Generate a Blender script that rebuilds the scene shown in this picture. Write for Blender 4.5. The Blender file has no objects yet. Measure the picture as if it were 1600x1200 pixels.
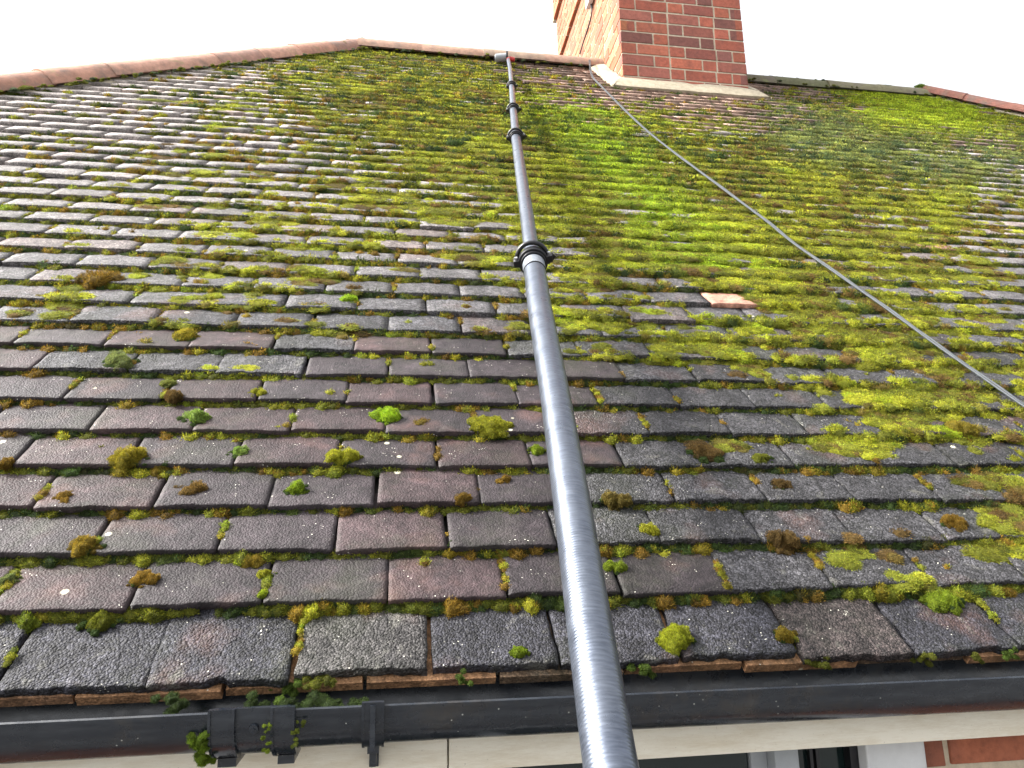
import bpy, math, random
import numpy as np
from mathutils import Vector, Matrix

# ---------------------------------------------------------------- camera, sky, sun, exposure
scene = bpy.context.scene
COL = scene.collection
W2 = scene.render
CW = np.array([0.4909906, -0.9985553, 0.1308468])
RW = np.array([[0.98847056, -0.15036323, -0.01780014],
               [0.01615508, 0.22162285, -0.97499863],
               [0.15054886, 0.96346988, 0.2214968]])
FPX = 1150.0
cd = bpy.data.cameras.new('camera')
cam = bpy.data.objects.new('camera', cd)
COL.objects.link(cam)
cd.sensor_fit = 'HORIZONTAL'
cd.sensor_width = 36.0
cd.lens = 36.0 * FPX / 1600.0
cd.clip_start = 0.02
cd.clip_end = 2000.0
mw = Matrix.Identity(4)
for i in range(3):
    mw[i][0] = RW[0][i]
    mw[i][1] = -RW[1][i]
    mw[i][2] = -RW[2][i]
    mw[i][3] = CW[i]
cam.matrix_world = mw
scene.camera = cam

SUN = Vector((-0.75, 0.05, 0.66)).normalized()
world = bpy.data.worlds.new('World')
scene.world = world
world.use_nodes = True
nt = world.node_tree
nt.nodes.clear()
sky = nt.nodes.new('ShaderNodeTexSky')
sky.sky_type = 'NISHITA'
sky.sun_disc = False
sky.sun_elevation = math.asin(SUN.z)
sky.sun_rotation = math.atan2(SUN.x, SUN.y)
sky.air_density = 1.0
sky.dust_density = 7.0
sky.ozone_density = 0.6
hs = nt.nodes.new('ShaderNodeHueSaturation')
hs.inputs['Saturation'].default_value = 0.12
hs.inputs['Value'].default_value = 1.2
bg = nt.nodes.new('ShaderNodeBackground')
bg.inputs['Strength'].default_value = 0.15
wo = nt.nodes.new('ShaderNodeOutputWorld')
nt.links.new(sky.outputs[0], hs.inputs['Color'])
nt.links.new(hs.outputs[0], bg.inputs[0])
nt.links.new(bg.outputs[0], wo.inputs[0])
sd = bpy.data.lights.new('sun', 'SUN')
sd.energy = 2.5
sd.angle = math.radians(3)
sd.color = (1.0, 0.95, 0.86)
so = bpy.data.objects.new('sun', sd)
COL.objects.link(so)
so.rotation_euler = SUN.to_track_quat('Z', 'Y').to_euler()
scene.view_settings.view_transform = 'Standard'
scene.view_settings.look = 'None'
scene.view_settings.gamma = 1.0
scene.view_settings.exposure = 1.6

# ---------------------------------------------------------------- frames and helpers
S45 = math.sqrt(0.5)
ROOF = np.array([[1, 0, 0], [0, S45, -S45], [0, S45, S45]])   # (u, v, n) on the front slope -> world
GAUGE = 0.0988
TH = 0.0135
VR = 5.05          # ridge height up the slope
UL, UR = 0.15, 4.50  # ridge ends
rng = np.random.default_rng(7)
random.seed(7)


def PL(u, v, n=0.0):
    return Vector((u, (v - n) * S45, (v + n) * S45))


def project(P):
    q = (np.asarray(P) - CW) @ RW.T
    return 800 + FPX * q[..., 0] / q[..., 2], 600 + FPX * q[..., 1] / q[..., 2], q[..., 2]


def uvpix(x, y, n=0.0):
    """point of the front slope seen at a photo pixel"""
    d = RW.T @ np.array([(x - 800) / FPX, (y - 600) / FPX, 1.0])
    C = ROOF.T @ CW
    D = ROOF.T @ d
    s = (n - C[2]) / D[2]
    p = C + s * D
    return p[0], p[1]


def hashn(i, j, seed):
    h = (i * 374761393 + j * 668265263 + seed * 1442695041) & 0xffffffff
    h = ((h ^ (h >> 13)) * 1274126177) & 0xffffffff
    return ((h ^ (h >> 16)) & 0xffff) / 65535.0


def vnoise(x, y, seed=0):
    x = np.asarray(x, float); y = np.asarray(y, float)
    i = np.floor(x).astype(np.int64); j = np.floor(y).astype(np.int64)
    fx = x - i; fy = y - j
    fx = fx * fx * (3 - 2 * fx); fy = fy * fy * (3 - 2 * fy)
    a = hashn(i, j, seed); b = hashn(i + 1, j, seed); c = hashn(i, j + 1, seed); d = hashn(i + 1, j + 1, seed)
    return (a * (1 - fx) + b * fx) * (1 - fy) + (c * (1 - fx) + d * fx) * fy


def tag(o, label=None, cat=None, group=None, kind=None):
    if label: o['label'] = label
    if cat: o['category'] = cat
    if group: o['group'] = group
    if kind: o['kind'] = kind
    return o


def empty(name, loc=(0, 0, 0)):
    o = bpy.data.objects.new(name, None)
    o.empty_display_size = 0.1
    o.location = loc
    COL.objects.link(o)
    return o


def link_mesh(name, me, parent=None):
    o = bpy.data.objects.new(name, me)
    COL.objects.link(o)
    if parent is not None:
        o.parent = parent
        base = parent
        off = Vector((0, 0, 0))
        while base is not None:
            off += base.location
            base = base.parent
        o.location = -off           # meshes are written in world coordinates
    return o


def mesh_np(name, V, Q=None, T=None, cols=None, mat=None, parent=None, smooth=False, loc=None):
    """V (n,3); Q quads, T tris; cols per-vertex rgba"""
    me = bpy.data.meshes.new(name)
    V = np.asarray(V, np.float32)
    if loc is not None:
        V = V - np.asarray(loc, np.float32)
    nq = 0 if Q is None else len(Q)
    ntr = 0 if T is None else len(T)
    loops = []
    if nq: loops.append(np.asarray(Q, np.int32).ravel())
    if ntr: loops.append(np.asarray(T, np.int32).ravel())
    loops = np.concatenate(loops)
    starts = np.concatenate([np.arange(nq) * 4, nq * 4 + np.arange(ntr) * 3]).astype(np.int32)
    totals = np.concatenate([np.full(nq, 4), np.full(ntr, 3)]).astype(np.int32)
    me.vertices.add(len(V)); me.vertices.foreach_set('co', V.ravel())
    me.loops.add(len(loops)); me.loops.foreach_set('vertex_index', loops)
    me.polygons.add(nq + ntr)
    me.polygons.foreach_set('loop_start', starts)
    me.polygons.foreach_set('loop_total', totals)
    if smooth:
        me.polygons.foreach_set('use_smooth', np.ones(nq + ntr, bool))
    me.update(calc_edges=True)
    if cols is not None:
        ca = me.color_attributes.new('tint', 'FLOAT_COLOR', 'POINT')
        ca.data.foreach_set('color', np.asarray(cols, np.float32).ravel())
    if mat: me.materials.append(mat)
    if loc is not None:
        o = bpy.data.objects.new(name, me); COL.objects.link(o)
        o.location = loc
        return o
    return link_mesh(name, me, parent)


class MB:
    """collects boxes, prisms and tubes into one mesh"""
    def __init__(s):
        s.v = []; s.f = []; s.c = []

    def add(s, vs, fs, col=None):
        b = len(s.v)
        s.v += [tuple(v) for v in vs]
        s.f += [tuple(i + b for i in f) for f in fs]
        if col is not None: s.c += [col] * len(vs)

    def box(s, lo, hi, col=None, M=None, jit=0.0):
        x0, y0, z0 = lo; x1, y1, z1 = hi
        vs = [Vector((x, y, z)) for z in (z0, z1) for y in (y0, y1) for x in (x0, x1)]
        if jit:
            vs = [v + Vector((random.uniform(-jit, jit), random.uniform(-jit, jit), random.uniform(-jit, jit))) for v in vs]
        if M is not None: vs = [M @ v for v in vs]
        s.add(vs, [(0, 2, 3, 1), (4, 5, 7, 6), (0, 1, 5, 4), (2, 6, 7, 3), (0, 4, 6, 2), (1, 3, 7, 5)], col)

    def tube(s, pts, rad, n=16, cap=True, col=None):
        pts = [Vector(p) for p in pts]
        if not hasattr(rad, '__len__'): rad = [rad] * len(pts)
        rings = []
        up = Vector((0.3, 0.2, 1)).normalized()
        vs = []
        for i, p in enumerate(pts):
            t = (pts[min(i + 1, len(pts) - 1)] - pts[max(i - 1, 0)]).normalized()
            a = t.cross(up)
            if a.length < 1e-4: a = t.cross(Vector((1, 0, 0)))
            a.normalize(); b = a.cross(t).normalized()
            for k in range(n):
                w = 2 * math.pi * k / n
                vs.append(p + (a * math.cos(w) + b * math.sin(w)) * rad[i])
        fs = []
        for i in range(len(pts) - 1):
            for k in range(n):
                fs.append((i * n + k, i * n + (k + 1) % n, (i + 1) * n + (k + 1) % n, (i + 1) * n + k))
        if cap:
            fs.append(tuple(range(n))); fs.append(tuple((len(pts) - 1) * n + k for k in reversed(range(n))))
        s.add(vs, fs, col)

    def extrude(s, prof, x0, x1, col=None, closed=True):
        """profile of (y, z) points extruded along x"""
        n = len(prof)
        vs = [Vector((x0, y, z)) for y, z in prof] + [Vector((x1, y, z)) for y, z in prof]
        fs = [(i, (i + 1) % n, n + (i + 1) % n, n + i) for i in range(n if closed else n - 1)]
        s.add(vs, fs, col)

    def build(s, name, mat, parent=None, smooth=False, bevel=0.0, loc=None):
        me = bpy.data.meshes.new(name)
        vs = s.v if loc is None else [Vector(v) - Vector(loc) for v in s.v]
        me.from_pydata([tuple(v) for v in vs], [], s.f)
        me.update()
        if s.c:
            ca = me.color_attributes.new('tint', 'FLOAT_COLOR', 'POINT')
            ca.data.foreach_set('color', np.asarray(s.c, np.float32).ravel())
        if mat: me.materials.append(mat)
        if smooth:
            for p in me.polygons: p.use_smooth = True
            if hasattr(me, 'set_sharp_from_angle'): me.set_sharp_from_angle(angle=math.radians(40))
        if loc is None:
            o = link_mesh(name, me, parent)
        else:
            o = bpy.data.objects.new(name, me); COL.objects.link(o); o.location = loc
        if bevel:
            m = o.modifiers.new('bevel', 'BEVEL'); m.width = bevel; m.segments = 2; m.limit_method = 'ANGLE'
        return o


# ---------------------------------------------------------------- materials
class NT:
    def __init__(s, name):
        s.m = bpy.data.materials.new(name); s.m.use_nodes = True
        s.t = s.m.node_tree; s.n = s.t.nodes; s.l = s.t.links
        s.b = s.n['Principled BSDF']
        s.co = s.n.new('ShaderNodeTexCoord').outputs['Object']

    def noise(s, sc, det=4, rough=0.6, co=None, dist=0.0):
        x = s.n.new('ShaderNodeTexNoise'); x.inputs['Scale'].default_value = sc
        x.inputs['Detail'].default_value = det; x.inputs['Roughness'].default_value = rough
        x.inputs['Distortion'].default_value = dist
        s.l.new(co or s.co, x.inputs['Vector']); return x.outputs['Fac']

    def voro(s, sc, out='Distance', co=None):
        x = s.n.new('ShaderNodeTexVoronoi'); x.inputs['Scale'].default_value = sc
        s.l.new(co or s.co, x.inputs['Vector']); return x.outputs[out]

    def ramp(s, fac, stops):
        x = s.n.new('ShaderNodeValToRGB'); r = x.color_ramp
        r.elements[0].position = stops[0][0]; r.elements[1].position = stops[-1][0]
        def c4(c): return (c, c, c, 1) if not hasattr(c, '__len__') else (*c, 1)
        r.elements[0].color = c4(stops[0][1]); r.elements[1].color = c4(stops[-1][1])
        for p, c in stops[1:-1]:
            e = r.elements.new(p); e.color = c4(c)
        s.l.new(fac, x.inputs[0]); return x.outputs[0]

    def mix(s, fac, a, b, mode='MIX'):
        x = s.n.new('ShaderNodeMix'); x.data_type = 'RGBA'; x.blend_type = mode
        for sock, v in ((x.inputs[0], fac), (x.inputs[6], a), (x.inputs[7], b)):
            if hasattr(v, 'is_output') or isinstance(v, bpy.types.NodeSocket): s.l.new(v, sock)
            elif hasattr(v, '__len__'): sock.default_value = (*v, 1)
            else: sock.default_value = v
        return x.outputs[2]

    def math(s, op, a, b=0.5):
        x = s.n.new('ShaderNodeMath'); x.operation = op
        for sock, v in ((x.inputs[0], a), (x.inputs[1], b)):
            if isinstance(v, bpy.types.NodeSocket): s.l.new(v, sock)
            else: sock.default_value = v
        return x.outputs[0]

    def attr(s, name='tint'):
        x = s.n.new('ShaderNodeAttribute'); x.attribute_name = name; return x

    def bump(s, h, dist, strength=1.0, prev=None):
        x = s.n.new('ShaderNodeBump'); x.inputs['Distance'].default_value = dist
        if isinstance(strength, bpy.types.NodeSocket): s.l.new(strength, x.inputs['Strength'])
        else: x.inputs['Strength'].default_value = strength
        s.l.new(h, x.inputs['Height'])
        if prev: s.l.new(prev, x.inputs['Normal'])
        return x.outputs[0]

    def fin(s, col=None, rough=0.8, metal=0.0, normal=None, spec=None):
        def put(name, v):
            if v is None: return
            if isinstance(v, bpy.types.NodeSocket): s.l.new(v, s.b.inputs[name])
            elif hasattr(v, '__len__'): s.b.inputs[name].default_value = (*v, 1)
            else: s.b.inputs[name].default_value = v
        put('Base Color', col); put('Roughness', rough); put('Metallic', metal); put('Normal', normal)
        put('Specular IOR Level', spec)
        return s.m


def mat_tile():
    t = NT('clay_tile')
    a = t.attr(); col = a.outputs['Color']; grain = a.outputs['Alpha']
    big = t.noise(9, 4, 0.6)
    col = t.mix(1.0, col, t.ramp(t.noise(55, 6, 0.75), [(0.28, 0.45), (0.5, 1.0), (0.72, 1.7)]), 'MULTIPLY')
    # granular sand faced surface: dark pits and pale grains
    vc = t.n.new('ShaderNodeSeparateColor'); t.l.new(t.voro(300, 'Color'), vc.inputs[0])
    fine = t.math('ADD', t.math('MULTIPLY', t.math('SUBTRACT', 0.6, t.voro(300)), 0.9), t.math('MULTIPLY', vc.outputs[0], 0.35))
    fine = t.math('ADD', fine, t.math('MULTIPLY', t.noise(620, 2, 0.7), 0.3))
    gr = t.ramp(t.math('ADD', t.math('MULTIPLY', vc.outputs[1], 0.6), t.math('MULTIPLY', t.noise(230, 3, 0.8), 0.55)), [(0.3, 0.25), (0.55, 0.85), (0.85, 2.3)])
    col = t.mix(t.math('MULTIPLY', grain, 0.9), col, t.mix(1.0, col, gr, 'MULTIPLY'))
    col = t.mix(1.0, col, t.ramp(t.noise(13, 5, 0.75, dist=0.6), [(0.32, 0.5), (0.5, 1.0), (0.7, 1.6)]), 'MULTIPLY')
    # worn patches that show the fired clay
    worn = t.ramp(t.noise(6.5, 3, 0.6), [(0.56, 0.0), (0.7, 1.0)])
    worn = t.math('MULTIPLY', worn, t.ramp(t.noise(140, 3, 0.7), [(0.3, 0.35), (0.65, 0.9)]))
    col = t.mix(t.math('MULTIPLY', worn, 0.42), col, (0.17, 0.085, 0.068))
    # grey lichen bloom
    lich = t.ramp(t.noise(24, 6, 0.7, dist=0.3), [(0.58, 0.0), (0.68, 1.0)])
    col = t.mix(t.math('MULTIPLY', lich, t.math('MULTIPLY', grain, 0.45)), col, (0.16, 0.155, 0.13))
    # greenish algae film
    alg = t.ramp(t.noise(4.0, 5, 0.7), [(0.5, 0.0), (0.75, 1.0)])
    col = t.mix(t.math('MULTIPLY', alg, 0.25), col, (0.06, 0.075, 0.03))
    # white specks
    sp = t.voro(170, 'Distance')
    spm = t.math('MULTIPLY', t.ramp(sp, [(0.13, 1.0), (0.2, 0.0)]), t.ramp(t.noise(37, 2), [(0.6, 0.0), (0.66, 1.0)]))
    col = t.mix(spm, col, (0.62, 0.60, 0.52))
    sp2 = t.voro(20, 'Distance')
    spm2 = t.math('MULTIPLY', t.ramp(sp2, [(0.09, 1.0), (0.13, 0.0)]), t.ramp(t.noise(7, 1), [(0.62, 0.0), (0.64, 1.0)]))
    col = t.mix(spm2, col, (0.60, 0.57, 0.42))
    n1 = t.bump(fine, 0.0030, t.math('ADD', t.math('MULTIPLY', grain, 0.75), 0.25))
    n2 = t.bump(t.noise(120, 4, 0.7), 0.005, t.math('ADD', t.math('MULTIPLY', grain, 0.5), 0.15), n1)
    return t.fin(col, 0.66, 0, n2, 0.30)


def mat_moss(name='moss'):
    t = NT(name)
    a = t.attr().outputs['Color']
    col = t.mix(1.0, a, t.ramp(t.noise(160, 3, 0.7), [(0.25, 0.6), (0.75, 1.4)]), 'MULTIPLY')
    t.fin(col, 0.8, 0, t.bump(t.noise(420, 3, 0.8), 0.006, 1.0), 0.2)
    tr = t.n.new('ShaderNodeBsdfTranslucent'); t.l.new(col, tr.inputs[0])
    mx = t.n.new('ShaderNodeMixShader'); mx.inputs[0].default_value = 0.35
    t.l.new(t.b.outputs[0], mx.inputs[1]); t.l.new(tr.outputs[0], mx.inputs[2])
    t.l.new(mx.outputs[0], t.n['Material Output'].inputs[0])
    return t.m


def mat_brick():
    t = NT('brick')
    a = t.attr().outputs['Color']
    col = t.mix(1.0, a, t.ramp(t.noise(40, 6, 0.75), [(0.25, 0.55), (0.5, 1.0), (0.75, 1.3)]), 'MULTIPLY')
    col = t.mix(t.math('MULTIPLY', t.ramp(t.noise(12, 5, 0.7), [(0.45, 0.0), (0.70, 1.0)]), 0.45), col, (0.13, 0.06, 0.05))
    n = t.bump(t.noise(150, 4, 0.7), 0.002, 0.7)
    return t.fin(col, 0.85, 0, n, 0.3)


def mat_mortar(c=(0.42, 0.36, 0.27), name='mortar'):
    t = NT(name)
    col = t.mix(1.0, c, t.ramp(t.noise(30, 6, 0.7), [(0.25, 0.65), (0.75, 1.2)]), 'MULTIPLY')
    col = t.mix(t.math('MULTIPLY', t.ramp(t.noise(11, 5, 0.75), [(0.55, 0.0), (0.72, 1.0)]), 0.6), col, (0.16, 0.17, 0.10))
    return t.fin(col, 0.9, 0, t.bump(t.noise(90, 5, 0.75), 0.004, 0.8), 0.3)


def mat_terracotta():
    t = NT('terracotta')
    a = t.attr().outputs['Color']
    col = t.mix(1.0, a, t.ramp(t.noise(22, 6, 0.75), [(0.25, 0.6), (0.75, 1.35)]), 'MULTIPLY')
    col = t.mix(t.math('MULTIPLY', t.ramp(t.noise(9, 6, 0.75), [(0.48, 0.0), (0.66, 1.0)]), 0.7), col, (0.17, 0.14, 0.12))
    col = t.mix(t.math('MULTIPLY', t.ramp(t.noise(16, 4, 0.7), [(0.58, 0.0), (0.7, 1.0)]), 0.5), col, (0.22, 0.25, 0.10))
    return t.fin(col, 0.8, 0, t.bump(t.noise(110, 5, 0.75), 0.003, 0.8), 0.35)


def mat_upvc():
    t = NT('black_plastic')
    st = t.n.new('ShaderNodeMapping'); st.inputs['Scale'].default_value = (1, 6, 6); t.l.new(t.co, st.inputs[0])
    g = t.noise(14, 6, 0.75, co=st.outputs[0])
    col = t.mix(t.ramp(g, [(0.42, 0.0), (0.75, 1.0)]), (0.007, 0.010, 0.016), (0.028, 0.033, 0.040))
    col = t.mix(t.math('MULTIPLY', t.ramp(t.noise(6, 6, 0.8), [(0.55, 0.0), (0.8, 1.0)]), 0.5), col, (0.075, 0.055, 0.03))
    spk = t.math('MULTIPLY', t.ramp(t.voro(95), [(0.06, 1.0), (0.11, 0.0)]), t.ramp(t.noise(23, 2), [(0.55, 0.0), (0.6, 1.0)]))
    col = t.mix(spk, col, (0.35, 0.36, 0.33))
    return t.fin(col, t.ramp(t.noise(30, 5), [(0.3, 0.14), (0.7, 0.42)]), 0, t.bump(t.noise(60, 4), 0.0006, 0.4), 0.55)


def mat_cream():
    t = NT('cream_paint')
    st = t.n.new('ShaderNodeMapping'); st.inputs['Scale'].default_value = (0.25, 1, 1.6); t.l.new(t.co, st.inputs[0])
    col = t.mix(t.ramp(t.noise(26, 7, 0.8, co=st.outputs[0]), [(0.42, 0.0), (0.75, 1.0)]), (0.84, 0.79, 0.67), (0.62, 0.53, 0.38))
    spk = t.ramp(t.noise(190, 4, 0.8), [(0.64, 0.0), (0.72, 1.0)])
    col = t.mix(t.math('MULTIPLY', spk, 0.55), col, (0.20, 0.15, 0.09))
    return t.fin(col, 0.55, 0, t.bump(t.noise(70, 5, 0.7, co=st.outputs[0]), 0.0015, 0.5), 0.4)


def mat_simple(name, col, rough, metal=0.0, nsc=40, amt=0.25, bump=0.0, spec=0.5):
    t = NT(name)
    c = t.mix(1.0, col, t.ramp(t.noise(nsc, 5, 0.7), [(0.3, 1 - amt), (0.7, 1 + amt)]), 'MULTIPLY')
    n = t.bump(t.noise(nsc * 3, 4), bump, 0.7) if bump else None
    return t.fin(c, rough, metal, n, spec)


def mat_pole():
    t = NT('wound_tube')
    a = t.attr('tint').outputs['Color']     # r: metres along the tube, g: angle
    sp = t.n.new('ShaderNodeSeparateColor'); t.l.new(a, sp.inputs[0])
    along = sp.outputs[0]
    cx = t.n.new('ShaderNodeCombineXYZ')
    t.l.new(t.math('MULTIPLY', along, 1.0), cx.inputs[0])
    t.l.new(t.math('MULTIPLY', sp.outputs[1], 0.02), cx.inputs[1])
    wv = t.n.new('ShaderNodeTexNoise'); wv.inputs['Scale'].default_value = 320; wv.inputs['Detail'].default_value = 3
    t.l.new(cx.outputs[0], wv.inputs['Vector'])
    bands = t.ramp(wv.outputs['Fac'], [(0.3, 0.0), (0.7, 1.0)])
    blot = t.noise(18, 5, 0.7)
    col = t.mix(bands, (0.060, 0.072, 0.098), (0.135, 0.155, 0.20))
    col = t.mix(t.ramp(blot, [(0.35, 0.35), (0.7, 0.0)]), col, (0.20, 0.22, 0.25))
    ring = t.math('SINE', t.math('MULTIPLY', along, 1500.0))
    n = t.bump(t.math('ADD', t.math('MULTIPLY', ring, 0.35), wv.outputs['Fac']), 0.0005, 0.5)
    return t.fin(col, t.ramp(t.noise(45, 4), [(0.3, 0.26), (0.7, 0.42)]), 0.75, n, 0.6)


def mat_glass():
    t = NT('window_glass')
    return t.fin((0.004, 0.012, 0.012), t.ramp(t.noise(20, 6, 0.8), [(0.4, 0.04), (0.75, 0.22)]), 0, t.bump(t.noise(3, 2), 0.002, 0.2), 0.5)


M_TILE = mat_tile(); M_MOSS = mat_moss(); M_BRICK = mat_brick(); M_MORTAR = mat_mortar((.52, .45, .34))
M_FILLET = mat_mortar((0.38, 0.33, 0.245), 'cement_fillet')
M_TERRA = mat_terracotta(); M_UPVC = mat_upvc(); M_CREAM = mat_cream(); M_POLE = mat_pole(); M_GLASS = mat_glass()
M_WHITE = mat_simple('white_plastic', (0.55, 0.56, 0.57), 0.4, 0, 12, 0.12)
M_GREYW = mat_simple('grey_plastic', (0.30, 0.32, 0.34), 0.45, 0, 12, 0.15)
M_SLEEVE = mat_simple('sleeve_metal', (0.30, 0.33, 0.37), 0.35, 0.6, 60, 0.3)
M_BLACK = mat_simple('black_nylon', (0.008, 0.008, 0.010), 0.32, 0, 60, 0.4, 0.0005)
M_STEEL = mat_simple('steel', (0.62, 0.62, 0.64), 0.3, 1.0, 80, 0.2)
M_RED = mat_simple('red_plastic', (0.50, 0.04, 0.04), 0.4, 0, 50, 0.2)
M_CABLE = mat_simple('grey_cable', (0.028, 0.034, 0.040), 0.6, 0, 60, 0.25)
M_FELT = mat_simple('underlay', (0.03, 0.028, 0.025), 0.95, 0, 30, 0.3, 0.002)
M_PATIO = mat_simple('ground_mat', (0.10, 0.10, 0.10), 0.95, 0, 0.8, 0.4, 0.01)

# ---------------------------------------------------------------- ground
g = mesh_np('ground', [(-600, -600, -2.6), (600, -600, -2.6), (600, 600, -2.6), (-600, 600, -2.6)], Q=[(0, 1, 2, 3)], mat=M_PATIO)
tag(g, kind='structure')

# ---------------------------------------------------------------- the house
house = empty('house', (2.3, 0.1, -2.6))
tag(house, 'brick bungalow with mossy hipped tile roof, tall brick chimney and black gutter', 'house')
OFF = {0: .030, 1: .1417, 2: .0634, 4: .052, 7: .130}
PITCH = 0.168


def row_off(n):
    if n in OFF: return OFF[n]
    return (.048 if n % 2 == 0 else .134) + (hashn(np.int64(n), np.int64(3), 5) - .5) * .03


def lip_v(n):
    return n * GAUGE if n else -.018


def tile_color(u, v, n, k):
    """base colour (far courses with painted sheen) and graininess of one tile, by where it lies on the roof"""
    r = random.random
    x, y, z = project(ROOF @ np.array([u, v, 0.0]))
    br = 0.80 + 0.4 * r()
    grey = np.array([.034, .033, .036]); grain = 0.8
    purple = np.array([.0238, .0184, .0208])
    tan = np.array([.27, .18, .14])
    warm = np.array([.12, .10, .082])
    left = x < 900 + 60 * (vnoise(u * 3, v * 3, 4) - .5)
    if n == 0:
        c = grey * (np.array([.60, .61, .70]) if r() < .6 else np.array([.98, .80, .70])); grain = 1.0
        if 480 < x < 680: c = grey * np.array([1.15, 1.1, 1.0])
    elif n <= 8 and left:
        c = purple * 1.1; grain = 0.22
        if r() < .3: c = c * np.array([1.28, 1.08, 1.02])
        if (n == 7 and 400 < x < 540) or (n >= 7 and r() < .35): c = grey * 1.15; grain = .9
    elif n <= 8:
        c = grey * (1.05 if r() < .7 else 0.8); grain = 1.0
        if n == 1 and x < 1150: c = purple * 0.9; grain = .25
    else:
        f = min(1, max(0, (n - 9) / 30))
        c = grey * (1.75 + 3.4 * f) + (warm * 2.8 - grey) * (f * .75); grain = .8 - .5 * f  # far courses paler: grazing sheen and haze put into the colour
        if r() < .22: c = c * .85
        if r() < .12: c = c * np.array([1.12, 1.0, .95])
    if 760 < x < 1220 and y < 200 and v > 2.9:
        c = tan * (0.8 + .35 * r()); grain = .3
    if x >= 1180 and v > 3.2:
        c = (tan * .55 + warm * .45) * (0.75 + .4 * r())
    if v > 4.4 and 500 < x < 900: c = (tan * .5 + warm * .5) * (.8 + .3 * r())
    c = c * br
    return c, grain


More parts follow.
